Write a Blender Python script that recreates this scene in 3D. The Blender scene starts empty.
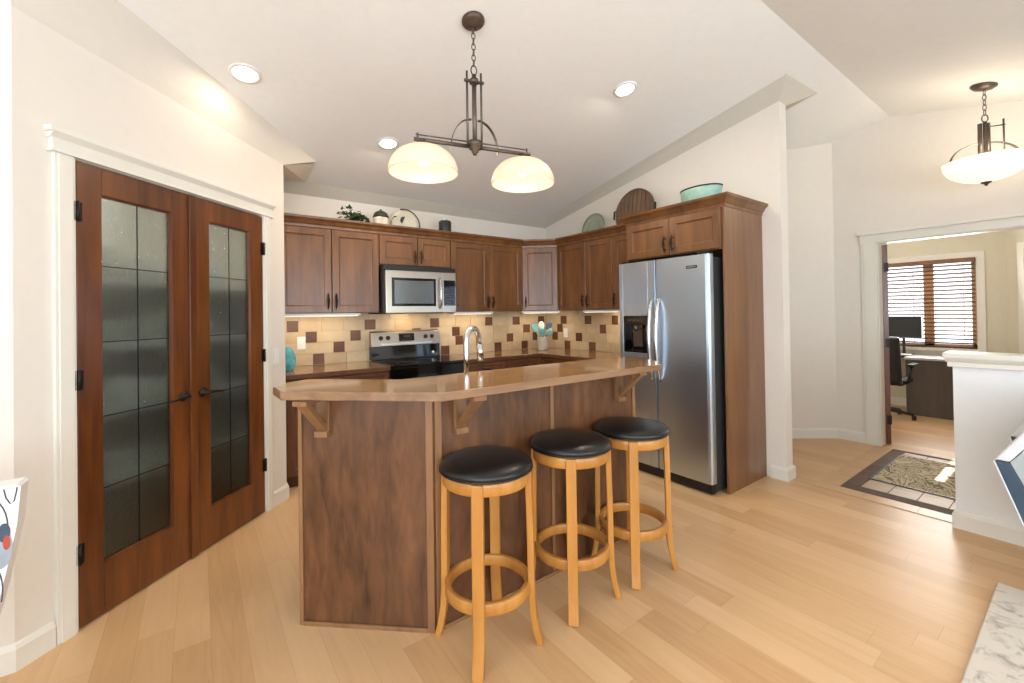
import bpy, math, random
from mathutils import Vector, Matrix
random.seed(7)
D = bpy.data
S = bpy.context.scene
COL = S.collection
PI = math.pi

# ------------------------------------------------------------------ camera
CAM_H = 1.37
F_PX = 429.8
def _cam():
    y, p, r = (math.radians(a) for a in (53.813, 0.463, 0.864))
    fwd = Vector((math.cos(y)*math.cos(p), math.sin(y)*math.cos(p), math.sin(p)))
    right = Vector((math.sin(y), -math.cos(y), 0.0))
    down = fwd.cross(right)
    r2 = right*math.cos(r) + down*math.sin(r)
    d2 = -right*math.sin(r) + down*math.cos(r)
    cam = D.cameras.new('camera')
    cam.sensor_fit = 'HORIZONTAL'; cam.sensor_width = 36.0
    cam.lens = 36.0*F_PX/1024.0
    cam.shift_y = -(341.5-310.3)/1024.0
    cam.clip_start = 0.02; cam.clip_end = 200
    ob = D.objects.new('camera', cam); COL.objects.link(ob)
    m = Matrix((r2, -d2, -fwd)).transposed().to_4x4()
    m.translation = Vector((0, 0, CAM_H))
    ob.matrix_world = m
    S.camera = ob
_cam()

# ------------------------------------------------------------------ world, sun, window light, exposure
S.view_settings.view_transform = 'Standard'
S.view_settings.look = 'None'
S.view_settings.gamma = 1.0
S.view_settings.use_curve_mapping = False
S.view_settings.exposure = -0.12
W = D.worlds.new('sky'); S.world = W; W.use_nodes = True
bg = W.node_tree.nodes['Background']
bg.inputs[0].default_value = (0.80, 0.90, 1.0, 1); bg.inputs[1].default_value = 3.5

def light(name, kind, loc, energy, color, direction=(0, 0, -1), **kw):
    l = D.lights.new(name, kind); l.energy = energy; l.color = color
    for k, v in kw.items(): setattr(l, k, v)
    o = D.objects.new(name, l); COL.objects.link(o); o.location = loc
    o.rotation_euler = Vector(direction).to_track_quat('-Z', 'Y').to_euler()
    return o
COOL = (0.72, 0.86, 1.0)
WARM = (1.0, 0.84, 0.64)
light('sun', 'SUN', (0, -8, 8), 30.0, (1.0, 0.95, 0.86), (0.03, 0.72, -0.70), angle=0.006)
light('daylight_west_window', 'AREA', (-2.62, -1.1, 1.45), 95, COOL, (1, 0, 0.85), shape='RECTANGLE', size=3.2, size_y=1.6)
light('daylight_south_window', 'AREA', (-1.1, -3.02, 1.4), 85, COOL, (0, 1, 0.85), shape='RECTANGLE', size=2.6, size_y=1.5)
light('daylight_living_window', 'AREA', (2.3, -3.02, 1.4), 62, COOL, (0, 1, 0.85), shape='RECTANGLE', size=2.4, size_y=1.5)
light('daylight_office_window', 'AREA', (7.86, 1.45, 1.45), 55, (1.0, 0.97, 0.92), (-1, 0, 0.1), shape='RECTANGLE', size=1.1, size_y=1.0)

# ------------------------------------------------------------------ materials
def lin(c):
    return c/12.92 if c <= 0.04045 else ((c+0.055)/1.055)**2.4
def rgb(r, g, b): return (lin(r/255), lin(g/255), lin(b/255), 1)
class NT:
    def __init__(s, name):
        s.mat = D.materials.new(name); s.mat.use_nodes = True
        s.t = s.mat.node_tree; s.p = s.t.nodes['Principled BSDF']
    def n(s, typ, **kw):
        nd = s.t.nodes.new(typ)
        for k, v in kw.items():
            if k.startswith('i'): nd.inputs[int(k[1:])].default_value = v
            else: setattr(nd, k, v)
        return nd
    def l(s, a, b): s.t.links.new(a, b)
    def math(s, op, a, b=0.0):
        nd = s.n('ShaderNodeMath', operation=op)
        for i, v in enumerate((a, b)):
            if isinstance(v, (int, float)): nd.inputs[i].default_value = v
            else: s.l(v, nd.inputs[i])
        return nd.outputs[0]
    def set(s, **kw):
        for k, v in kw.items(): s.p.inputs[k.replace('_', ' ')].default_value = v
    def ramp(s, fac, stops):
        r = s.n('ShaderNodeValToRGB'); cr = r.color_ramp
        while len(cr.elements) < len(stops): cr.elements.new(0.5)
        for e, (p, c) in zip(cr.elements, stops): e.position = p; e.color = c
        s.l(fac, r.inputs[0]); return r.outputs[0]
    def bump(s, h, strength, dist=0.01):
        b = s.n('ShaderNodeBump'); b.inputs['Strength'].default_value = strength; b.inputs['Distance'].default_value = dist
        s.l(h, b.inputs['Height']); s.l(b.outputs[0], s.p.inputs['Normal'])
    def coords(s, scale=(1, 1, 1), rnd=True):
        tc = s.n('ShaderNodeTexCoord'); mp = s.n('ShaderNodeMapping'); mp.inputs['Scale'].default_value = scale
        s.l(tc.outputs['Object'], mp.inputs[0])
        if rnd:
            oi = s.n('ShaderNodeObjectInfo'); m = s.math('MULTIPLY', oi.outputs['Random'], 17.0)
            cb = s.n('ShaderNodeCombineXYZ')
            for i in range(3): s.l(m, cb.inputs[i])
            s.l(cb.outputs[0], mp.inputs['Location'])
        return mp.outputs[0]
def plain(name, col, rough=0.5, metal=0.0, noise=0.0, **kw):
    t = NT(name); t.set(Base_Color=col, Roughness=rough, Metallic=metal, **kw)
    v = t.coords((6, 6, 6)); nz = t.n('ShaderNodeTexNoise'); nz.inputs['Scale'].default_value = 3.0; t.l(v, nz.inputs[0])
    a = tuple(min(1, c*(1+noise)) for c in col[:3])+(1,); b = tuple(c*(1-noise) for c in col[:3])+(1,)
    t.l(t.ramp(nz.outputs[0], [(0.3, b), (0.7, a)]), t.p.inputs['Base Color'])
    return t.mat
def wood(name, dark, light_, scale=(9, 9, 1.1), rough=0.35, coat=0.0, blotch=0.5):
    t = NT(name); v = t.coords(scale)
    n1 = t.n('ShaderNodeTexNoise'); n1.inputs['Scale'].default_value = 2.2; n1.inputs['Detail'].default_value = 6; n1.inputs['Distortion'].default_value = 0.6; t.l(v, n1.inputs[0])
    v2 = t.coords(tuple(c*0.35 for c in scale))
    n2 = t.n('ShaderNodeTexNoise'); n2.inputs['Scale'].default_value = 2.0; n2.inputs['Detail'].default_value = 3; t.l(v2, n2.inputs[0])
    f = t.math('ADD', t.math('MULTIPLY', n1.outputs[0], 1-blotch), t.math('MULTIPLY', n2.outputs[0], blotch))
    mid = tuple((a+b)/2 for a, b in zip(dark, light_))
    t.l(t.ramp(f, [(0.28, dark), (0.5, mid), (0.72, light_)]), t.p.inputs['Base Color'])
    t.set(Roughness=rough, Coat_Weight=coat, Coat_Roughness=0.2)
    t.bump(n1.outputs[0], 0.06, 0.004)
    return t.mat
def emit(name, col, strength):
    t = NT(name); t.set(Base_Color=col, Emission_Color=col, Emission_Strength=strength, Roughness=0.4); return t.mat

M = {}
M['wall'] = plain('wall_paint', rgb(232, 223, 211), 0.75, noise=0.01)
M['ceil'] = plain('ceiling_paint', rgb(247, 245, 241), 0.85, noise=0.01)
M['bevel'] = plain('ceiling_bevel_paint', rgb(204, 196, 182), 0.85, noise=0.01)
M['bevel2'] = plain('pantry_bevel_paint', rgb(226, 217, 204), 0.85, noise=0.01)
M['halfwall'] = plain('half_wall_white', rgb(238, 240, 240), 0.7, noise=0.01)  # whiter and cooler than the other walls
M['office_wall'] = plain('office_paint', rgb(216, 208, 186), 0.8, noise=0.015)
M['trim'] = plain('trim_paint', rgb(232, 227, 215), 0.4, noise=0.01)
M['white'] = plain('white_plastic', rgb(240, 238, 232), 0.35, noise=0.01)
M['cab'] = wood('stained_maple', rgb(82, 50, 26), rgb(140, 93, 53), rough=0.33, coat=0.25)
M['cab_dark'] = wood('stained_maple_base', rgb(78, 45, 26), rgb(114, 72, 43), rough=0.4)
M['isl'] = wood('stained_maple_island', rgb(56, 34, 21), rgb(128, 84, 53), scale=(12, 12, 3.0), rough=0.32, coat=0.2, blotch=0.5)
M['isl_trim'] = wood('island_trim_wood', rgb(120, 82, 52), rgb(160, 118, 80), rough=0.35)
M['door'] = wood('red_brown_fir', rgb(56, 26, 9), rgb(132, 74, 32), scale=(10, 10, 0.9), rough=0.3, coat=0.3)
M['oak'] = wood('honey_oak', rgb(172, 110, 44), rgb(206, 146, 70), scale=(14, 14, 1.6), rough=0.35, coat=0.2)
M['slat'] = wood('weathered_wood', rgb(72, 54, 40), rgb(132, 104, 80), scale=(14, 14, 1.5), rough=0.7)
M['desk'] = wood('grey_brown_laminate', rgb(72, 62, 54), rgb(98, 86, 76), scale=(12, 12, 1.2), rough=0.5)
M['desk_top'] = plain('pale_laminate', rgb(196, 190, 186), 0.4, noise=0.03)
M['black'] = plain('black_plastic', rgb(20, 20, 22), 0.35)
M['gloss_black'] = plain('black_glass', rgb(9, 9, 11), 0.06)
M['vinyl'] = plain('black_vinyl', rgb(22, 21, 22), 0.34, noise=0.1)
M['bronze'] = plain('dark_bronze', rgb(40, 31, 26), 0.4, 0.6, noise=0.1)
M['oiled'] = plain('oiled_bronze_canopy', rgb(92, 74, 62), 0.45, 0.5, noise=0.06)
M['pewter'] = plain('brushed_pewter', rgb(106, 95, 85), 0.4, 0.8, noise=0.06)
M['chrome'] = plain('chrome', rgb(215, 217, 220), 0.12, 1.0)
M['nickel'] = plain('polished_steel', rgb(210, 210, 208), 0.22, 1.0)
def steel(name, col, rough, axis):
    t = NT(name); v = t.coords(axis, False)
    nz = t.n('ShaderNodeTexNoise'); nz.inputs['Scale'].default_value = 4.0; nz.inputs['Detail'].default_value = 4; t.l(v, nz.inputs[0])
    d = tuple(c*0.95 for c in col[:3])+(1,)
    t.l(t.ramp(nz.outputs[0], [(0.3, d), (0.7, col)]), t.p.inputs['Base Color'])
    t.set(Metallic=1.0, Roughness=rough, Anisotropic=0.6)
    return t.mat
M['steel'] = steel('brushed_steel', rgb(198, 213, 230), 0.3, (1, 1, 60))  # bluish tint paints in the window light mirrored by the fridge
M['steel_w'] = steel('brushed_steel_trim', rgb(178, 168, 154), 0.3, (60, 1, 1))
M['mesh'] = plain('door_screen_reflection', rgb(112, 120, 124), 0.16, 0.55, noise=0.05)  # light grey paints in the reflection on the microwave window
M['panel'] = wood('stained_maple_panel', rgb(96, 61, 36), rgb(142, 96, 58), scale=(10, 10, 0.8), rough=0.3, coat=0.25)
M['grey'] = plain('grey_steel_paint', rgb(62, 62, 62), 0.45, 0.3, noise=0.12)
M['teal'] = plain('teal_glaze', rgb(104, 188, 194), 0.15, noise=0.25)
M['mint'] = plain('mint_enamel', rgb(150, 186, 172), 0.5, noise=0.12)
M['cream'] = plain('cream_glaze', rgb(214, 204, 184), 0.35, noise=0.06)
M['stone'] = plain('speckled_stoneware', rgb(206, 196, 182), 0.5, noise=0.08)
M['leaf'] = plain('ivy_green', rgb(46, 74, 36), 0.5, noise=0.35)
M['darkleaf'] = plain('painted_dark_green', rgb(44, 50, 38), 0.4, noise=0.2)
M['sage'] = plain('sage_glass', rgb(196, 204, 186), 0.12, noise=0.06, Transmission_Weight=0.6)
M['blueutensil'] = plain('aqua_silicone', rgb(120, 186, 196), 0.4, noise=0.15)
M['navy'] = plain('navy_silicone', rgb(36, 58, 84), 0.4, noise=0.1)
M['beech'] = wood('beech', rgb(196, 150, 100), rgb(224, 184, 138), rough=0.5)
M['terracotta'] = plain('woven_pot', rgb(150, 112, 84), 0.8, noise=0.15)
M['blind'] = wood('blind_wood', rgb(110, 74, 50), rgb(146, 104, 74), scale=(1.2, 12, 12), rough=0.5)
M['bluegrey'] = plain('blue_grey_fabric', rgb(66, 83, 102), 0.8, noise=0.06)
M['leather'] = plain('white_leather', rgb(232, 234, 238), 0.4, noise=0.02)
M['paleweave'] = plain('pale_grey_fabric', rgb(178, 186, 186), 0.8, noise=0.05)
M['winglass'] = plain('window_glass', (1, 1, 1, 1), 0.0, Transmission_Weight=1.0, IOR=1.02)
M['lampglass'] = None
def lamp_glass(name, col, em, trans=0.35):
    t = NT(name); t.set(Base_Color=col, Roughness=0.35, Emission_Color=col, Emission_Strength=em)
    v = t.coords((3, 3, 3)); nz = t.n('ShaderNodeTexNoise'); nz.inputs['Scale'].default_value = 2.5; t.l(v, nz.inputs[0])
    a = tuple(c*0.94 for c in col[:3])+(1,)
    r = t.ramp(nz.outputs[0], [(0.35, a), (0.65, col)]); t.l(r, t.p.inputs['Base Color']); t.l(r, t.p.inputs['Emission Color'])
    tr = t.n('ShaderNodeBsdfTranslucent'); tr.inputs[0].default_value = col
    mx = t.n('ShaderNodeMixShader'); mx.inputs[0].default_value = trans
    out = t.t.nodes['Material Output']
    t.l(t.p.outputs[0], mx.inputs[1]); t.l(tr.outputs[0], mx.inputs[2]); t.l(mx.outputs[0], out.inputs[0])
    return t.mat
M['lampglass'] = lamp_glass('amber_alabaster_glass', rgb(248, 231, 210), 0.24)
M['bowlglass'] = lamp_glass('white_alabaster_glass', rgb(255, 248, 236), 0.55)
M['bulb'] = emit('lit_bulb', (1.0, 0.90, 0.74, 1), 8)
M['can'] = emit('lit_downlight', (1.0, 0.95, 0.86, 1), 9)
M['strip'] = emit('lit_diffuser', (1.0, 0.88, 0.68, 1), 1.1)

def floor_mat():
    t = NT('oak_planks')
    g = t.n('ShaderNodeNewGeometry'); sp = t.n('ShaderNodeSeparateXYZ'); t.l(g.outputs['Position'], sp.inputs[0])
    wdt, L = 0.127, 1.15
    u = t.math('DIVIDE', t.math('ADD', sp.outputs[0], 20.03), wdt); row = t.math('FLOOR', u); fu = t.math('FRACT', u)
    wn = t.n('ShaderNodeTexWhiteNoise', noise_dimensions='1D'); t.l(row, wn.inputs['W'])
    v = t.math('DIVIDE', t.math('ADD', t.math('ADD', sp.outputs[1], 20.0), t.math('MULTIPLY', wn.outputs[0], 3.1)), L)
    col = t.math('FLOOR', v); fv = t.math('FRACT', v)
    cb = t.n('ShaderNodeCombineXYZ'); t.l(row, cb.inputs[0]); t.l(col, cb.inputs[1])
    w2 = t.n('ShaderNodeTexWhiteNoise', noise_dimensions='2D'); t.l(cb.outputs[0], w2.inputs['Vector'])
    gc = t.n('ShaderNodeCombineXYZ')
    t.l(t.math('MULTIPLY', sp.outputs[0], 16.0), gc.inputs[0]); t.l(t.math('MULTIPLY', sp.outputs[1], 1.3), gc.inputs[1]); t.l(t.math('MULTIPLY', w2.outputs[0], 40.0), gc.inputs[2])
    nz = t.n('ShaderNodeTexNoise'); nz.inputs['Scale'].default_value = 1.6; nz.inputs['Detail'].default_value = 6; nz.inputs['Distortion'].default_value = 1.2; t.l(gc.outputs[0], nz.inputs[0])
    f = t.math('ADD', t.math('MULTIPLY', w2.outputs[0], 0.55), t.math('MULTIPLY', nz.outputs[0], 0.55))
    c = t.ramp(f, [(0.10, rgb(190, 147, 102)), (0.45, rgb(208, 166, 119)), (0.9, rgb(221, 183, 138))])
    seam = t.math('MAXIMUM', t.math('LESS_THAN', fu, 0.013), t.math('LESS_THAN', fv, 0.0018))
    mx = t.n('ShaderNodeMix', data_type='RGBA'); t.l(t.math('MULTIPLY', seam, 0.3), mx.inputs[0]); t.l(c, mx.inputs[6]); mx.inputs[7].default_value = rgb(120, 84, 52)
    t.l(mx.outputs[2], t.p.inputs['Base Color']); t.set(Roughness=0.36)
    t.bump(t.math('SUBTRACT', nz.outputs[0], seam), 0.05, 0.002)
    return t.mat
M['floor'] = floor_mat()
def laminate():
    t = NT('wood_look_laminate'); v = t.coords((3.0, 16, 16), False)
    n1 = t.n('ShaderNodeTexNoise'); n1.inputs['Scale'].default_value = 2.0; n1.inputs['Detail'].default_value = 7; n1.inputs['Distortion'].default_value = 0.8; t.l(v, n1.inputs[0])
    t.l(t.ramp(n1.outputs[0], [(0.32, rgb(132, 98, 63)), (0.5, rgb(148, 113, 75)), (0.68, rgb(164, 129, 89))]), t.p.inputs['Base Color'])
    t.set(Roughness=0.15, Coat_Weight=0.4, Coat_Roughness=0.06); return t.mat
M['counter'] = laminate()
M['bar_edge'] = wood('bar_edge_wood', rgb(112, 80, 54), rgb(170, 132, 98), scale=(1.4, 10, 10), rough=0.3)
def tile_mat(name, c0, c1, rough=0.55):
    t = NT(name); v = t.coords((1, 1, 1), False)
    g = t.n('ShaderNodeNewGeometry')
    n1 = t.n('ShaderNodeTexNoise'); n1.inputs['Scale'].default_value = 9.0; n1.inputs['Detail'].default_value = 6; t.l(v, n1.inputs[0])
    f = t.math('ADD', t.math('MULTIPLY', n1.outputs[0], 0.7), t.math('MULTIPLY', g.outputs['Random Per Island'], 0.3))
    t.l(t.ramp(f, [(0.25, c0), (0.75, c1)]), t.p.inputs['Base Color']); t.set(Roughness=rough)
    t.bump(n1.outputs[0], 0.15, 0.004); return t.mat
M['tile'] = tile_mat('tumbled_beige_tile', rgb(190, 164, 128), rgb(216, 194, 160))
M['tile_dark'] = tile_mat('brown_accent_tile', rgb(84, 52, 34), rgb(122, 80, 54), 0.4)
M['grout'] = plain('grout', rgb(200, 176, 136), 0.9, noise=0.05)
M['ftile'] = tile_mat('floor_tile_beige', rgb(182, 154, 128), rgb(202, 176, 148), 0.45)
M['ftile_dark'] = tile_mat('floor_tile_brown', rgb(84, 62, 50), rgb(106, 82, 66), 0.75)
M['ftile_tan'] = tile_mat('floor_tile_tan', rgb(196, 156, 112), rgb(212, 172, 128), 0.35)
M['fgrout'] = plain('dark_grout', rgb(92, 76, 66), 0.9, noise=0.05)
def rain_glass():
    t = NT('rain_glass'); v = t.coords((110, 110, 60), False)
    nz = t.n('ShaderNodeTexNoise'); nz.inputs['Scale'].default_value = 1.4; nz.inputs['Detail'].default_value = 3; nz.inputs['Distortion'].default_value = 1.0; t.l(v, nz.inputs[0])
    bp = t.n('ShaderNodeBump'); bp.inputs['Strength'].default_value = 0.45; bp.inputs['Distance'].default_value = 0.012; t.l(nz.outputs[0], bp.inputs['Height'])
    rf = t.n('ShaderNodeBsdfRefraction'); rf.inputs['Color'].default_value = (0.78, 0.82, 0.79, 1); rf.inputs['Roughness'].default_value = 0.07; rf.inputs['IOR'].default_value = 1.22; t.l(bp.outputs[0], rf.inputs['Normal'])
    tp = t.n('ShaderNodeBsdfTransparent'); tp.inputs[0].default_value = (0.75, 0.79, 0.76, 1)
    m1 = t.n('ShaderNodeMixShader'); m1.inputs[0].default_value = 0.25; t.l(rf.outputs[0], m1.inputs[1]); t.l(tp.outputs[0], m1.inputs[2])
    gl = t.n('ShaderNodeBsdfGlossy'); gl.inputs['Roughness'].default_value = 0.12; t.l(bp.outputs[0], gl.inputs['Normal'])
    m2 = t.n('ShaderNodeMixShader'); m2.inputs[0].default_value = 0.06; t.l(m1.outputs[0], m2.inputs[1]); t.l(gl.outputs[0], m2.inputs[2])
    t.l(m2.outputs[0], t.t.nodes['Material Output'].inputs[0]); return t.mat
M['rain'] = rain_glass()
def mottled(name, base, spots, scale, thr):
    t = NT(name); v = t.coords((1, 1, 1), False)
    n1 = t.n('ShaderNodeTexNoise'); n1.inputs['Scale'].default_value = scale; n1.inputs['Detail'].default_value = 6; n1.inputs['Roughness'].default_value = 0.65; n1.inputs['Distortion'].default_value = 0.8; t.l(v, n1.inputs[0])
    t.l(t.ramp(n1.outputs[0], [(thr-0.07, spots), (thr, tuple((a+b)/2 for a, b in zip(base, spots))), (thr+0.09, base)]), t.p.inputs['Base Color'])
    t.set(Roughness=0.95); t.bump(n1.outputs[0], 0.3, 0.004); return t.mat
M['rug_pale'] = mottled('pale_mottled_rug', rgb(214, 204, 190), rgb(150, 142, 130), 11, 0.40)
def entry_rug():
    t = NT('branch_pattern_rug'); v = t.coords((1.0, 2.2, 1), False)
    n1 = t.n('ShaderNodeTexNoise'); n1.inputs['Scale'].default_value = 2.2; n1.inputs['Detail'].default_value = 2.0; n1.inputs['Distortion'].default_value = 1.6; t.l(v, n1.inputs[0])
    A, B, Cc = rgb(194, 180, 150), rgb(206, 192, 162), rgb(120, 106, 78)
    st = []
    for c0 in (0.36, 0.44, 0.52, 0.60): st += [(c0-0.018, A), (c0, Cc), (c0+0.012, Cc), (c0+0.022, B)]
    t.l(t.ramp(n1.outputs[0], st), t.p.inputs['Base Color'])
    t.set(Roughness=0.95); return t.mat
M['rug_entry'] = entry_rug()
M['print'] = plain('white_fabric', rgb(238, 236, 232), 0.8, noise=0.02)
M['ink'] = plain('printed_ink', rgb(70, 72, 76), 0.8)
M['ink_grey'] = plain('printed_grey', rgb(158, 162, 170), 0.8, noise=0.1)
M['ink_navy'] = plain('printed_navy', rgb(70, 82, 98), 0.8, noise=0.1)
M['ink_red'] = plain('printed_red', rgb(172, 72, 58), 0.8, noise=0.1)

# ------------------------------------------------------------------ mesh helpers
class MB:
    def __init__(s): s.v, s.f, s.m, s.s = [], [], [], []
    def add(s, vs, fs, mi=0, sm=False, tf=None):
        b = len(s.v)
        s.v += [tuple(tf @ Vector(p)) if tf else tuple(p) for p in vs]
        for f in fs: s.f.append([b+i for i in f]); s.m.append(mi); s.s.append(sm)
        return s
    def box(s, x0, x1, y0, y1, z0, z1, mi=0, tf=None):
        vs = [(x, y, z) for z in (z0, z1) for y in (y0, y1) for x in (x0, x1)]
        return s.add(vs, [(0, 2, 3, 1), (4, 5, 7, 6), (0, 1, 5, 4), (2, 6, 7, 3), (0, 4, 6, 2), (1, 3, 7, 5)], mi, False, tf)
    def prism(s, poly, a, b, plane='xy', mi=0, tf=None):
        n = len(poly)
        def P(u, w, t): return {'xy': (u, w, t), 'xz': (u, t, w), 'yz': (t, u, w)}[plane]
        vs = [P(u, w, a) for u, w in poly]+[P(u, w, b) for u, w in poly]
        fs = [tuple(range(n)), tuple(range(2*n-1, n-1, -1))]+[(i, n+i, n+(i+1) % n, (i+1) % n) for i in range(n)]
        return s.add(vs, fs, mi, False, tf)
    def tube(s, pts, r, n=8, mi=0, closed=False, sm=True, tf=None, flat=None):
        pts = [Vector(p) for p in pts]; k = len(pts)
        rs = r if isinstance(r, (list, tuple)) else [r]*k
        vs, fs, up = [], [], None
        for i, p in enumerate(pts):
            a = pts[(i-1) % k] if (closed or i > 0) else p; b = pts[(i+1) % k] if (closed or i < k-1) else p
            d = (b-a).normalized()
            if up is None:
                up = Vector((0, 0, 1)) if abs(d.z) < 0.9 else Vector((1, 0, 0))
            x = d.cross(up).normalized(); y = x.cross(d).normalized(); up = y
            for j in range(n):
                t = 2*PI*j/n
                vs.append(p+x*math.cos(t)*rs[i]+y*math.sin(t)*rs[i])
        for i in range(k if closed else k-1):
            for j in range(n):
                a, b = i*n+j, i*n+(j+1) % n; c, d = ((i+1) % k)*n+(j+1) % n, ((i+1) % k)*n+j
                fs.append((a, b, c, d))
        if not closed: fs += [tuple(range(n-1, -1, -1)), tuple(range((k-1)*n, k*n))]
        return s.add(vs, fs, mi, sm, tf)
    def cyl(s, p0, p1, r0, r1=None, n=16, mi=0, sm=True, tf=None):
        return s.tube([p0, p1], [r0, r0 if r1 is None else r1], n, mi, sm=sm, tf=tf)
    def lathe(s, prof, c=(0, 0, 0), n=28, mi=0, sm=True, tf=None, sx=1.0, sy=1.0):
        vs, fs = [], []; k = len(prof)
        for r, z in prof:
            for j in range(n):
                t = 2*PI*j/n; vs.append((c[0]+r*math.cos(t)*sx, c[1]+r*math.sin(t)*sy, c[2]+z))
        for i in range(k-1):
            for j in range(n):
                fs.append((i*n+j, i*n+(j+1) % n, (i+1)*n+(j+1) % n, (i+1)*n+j))
        if prof[0] != prof[-1]:
            if prof[0][0] > 1e-6: fs.append(tuple(range(n-1, -1, -1)))
            if prof[-1][0] > 1e-6: fs.append(tuple(range((k-1)*n, k*n)))
        return s.add(vs, fs, mi, sm, tf)
    def sph(s, c, r, n=16, mi=0, tf=None):
        rx, ry, rz = r if isinstance(r, (list, tuple)) else (r, r, r)
        prof = [(max(1e-5, math.sin(PI*i/8)), -math.cos(PI*i/8)) for i in range(9)]
        vs, fs = [], []
        for q, z in prof:
            for j in range(n):
                t = 2*PI*j/n; vs.append((c[0]+q*math.cos(t)*rx, c[1]+q*math.sin(t)*ry, c[2]+z*rz))
        for i in range(8):
            for j in range(n): fs.append((i*n+j, i*n+(j+1) % n, (i+1)*n+(j+1) % n, (i+1)*n+j))
        return s.add(vs, fs, mi, True, tf)
    def strip(s, pts, w, t, mi=0, tf=None, side=(1, 0, 0)):
        """rectangular bar swept along pts; w along side, t across"""
        pts = [Vector(p) for p in pts]; sd = Vector(side).normalized(); vs, fs = [], []
        k = len(pts)
        for i, p in enumerate(pts):
            d = (pts[min(k-1, i+1)]-pts[max(0, i-1)]).normalized(); nn = d.cross(sd).normalized()
            for a, b in ((-1, -1), (1, -1), (1, 1), (-1, 1)): vs.append(p+sd*(a*w/2)+nn*(b*t/2))
        for i in range(k-1):
            for j in range(4): fs.append((i*4+j, i*4+(j+1) % 4, (i+1)*4+(j+1) % 4, (i+1)*4+j))
        fs += [(3, 2, 1, 0), tuple(range((k-1)*4, k*4))]
        return s.add(vs, fs, mi, False, tf)
    def sweep(s, path, prof, mi=0, closed=False, tf=None):
        """profile [(out, z)] swept along the XY path; out is to the right of travel"""
        k = len(path); P = [Vector((p[0], p[1])) for p in path]; vs, fs = [], []; q = len(prof)
        nrm = []
        for i in range(k if closed else k-1):
            d = (P[(i+1) % k]-P[i]).normalized(); nrm.append(Vector((d.y, -d.x)))
        for i in range(k):
            if closed: a, b = nrm[i-1], nrm[i]
            else: a, b = nrm[max(0, i-1)], nrm[min(k-2, i)]
            m = (a+b); m = m/max(1e-6, m.dot(a)) if m.length > 1e-6 else a
            for o, z in prof: vs.append((P[i].x+m.x*o, P[i].y+m.y*o, z))
        for i in range(k if closed else k-1):
            j2 = (i+1) % k
            for j in range(q): fs.append((i*q+j, j2*q+j, j2*q+(j+1) % q, i*q+(j+1) % q))
        if not closed: fs += [tuple(range(q)), tuple(range(k*q-1, (k-1)*q-1, -1))]
        return s.add(vs, fs, mi, False, tf)
    def build(s, name, mats, parent=None, bevel=0.0, seg=2, label=None, loc=None, rz=0.0):
        me = D.meshes.new(name); me.from_pydata(s.v, [], s.f)
        for m in (mats if isinstance(mats, (list, tuple)) else [mats]): me.materials.append(m)
        me.polygons.foreach_set('material_index', s.m); me.polygons.foreach_set('use_smooth', s.s)
        me.update()
        import bmesh
        bm = bmesh.new(); bm.from_mesh(me); bmesh.ops.recalc_face_normals(bm, faces=bm.faces); bm.to_mesh(me); bm.free()
        o = D.objects.new(name, me); COL.objects.link(o)
        if parent: o.parent = parent
        if loc: o.location = loc
        o.rotation_euler.z = rz
        if bevel:
            b = o.modifiers.new('bevel', 'BEVEL'); b.width = bevel; b.segments = seg; b.limit_method = 'ANGLE'; b.angle_limit = math.radians(40)
        if label: o['label'] = label
        return o

def tag(o, label, cat, group=None):
    o['label'] = label; o['category'] = cat
    if group: o['group'] = group
    return o
def thing(name, label, cat, loc=(0, 0, 0), rz=0.0, group=None):
    o = D.objects.new(name, None); COL.objects.link(o); o.location = loc; o.rotation_euler.z = rz
    o.empty_display_size = 0.1
    return tag(o, label, cat, group)
def struct(o):
    o['kind'] = 'structure'; return o
def copy_tree(o, parent=None):
    c = o.copy(); COL.objects.link(c); c.parent = parent
    for ch in list(o.children): copy_tree(ch, c)
    return c

# ------------------------------------------------------------------ room
YA, XB = 4.40, 3.79            # range wall, fridge wall
YR, ZR, SL = 1.18, 3.24, 0.202 # ridge
SS = 0.215                     # slope on the camera side of the ridge
XW, YS, XH = -2.75, -3.15, 5.475
KC = 3.125                     # pantry wall plane  Y - X
def zc(y): return ZR-SL*(y-YR) if y >= YR else ZR-SS*(YR-y)
R2 = math.sqrt(0.5)

def ceil_build():
    m = MB()
    e = 0.06
    poly = [(YS-0.12, zc(YS-0.12)), (YR, ZR), (YA+0.12, zc(YA+0.12)), (YA+0.12, zc(YA+0.12)+e), (YR, ZR+e), (YS-0.12, zc(YS-0.12)+e)]
    m.prism(poly, XW-0.12, XB+0.13, 'yz')
    yq = -1.49
    poly = [(yq, zc(yq)), (YR, ZR), (YA+0.12, zc(YA+0.12)), (YA+0.12, zc(YA+0.12)+e), (YR, ZR+e), (yq, zc(yq)+e)]
    m.prism(poly, XB+0.13, XH+0.12, 'yz')
    return struct(m.build('ceiling', M['ceil']))
ceil_build()
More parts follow.
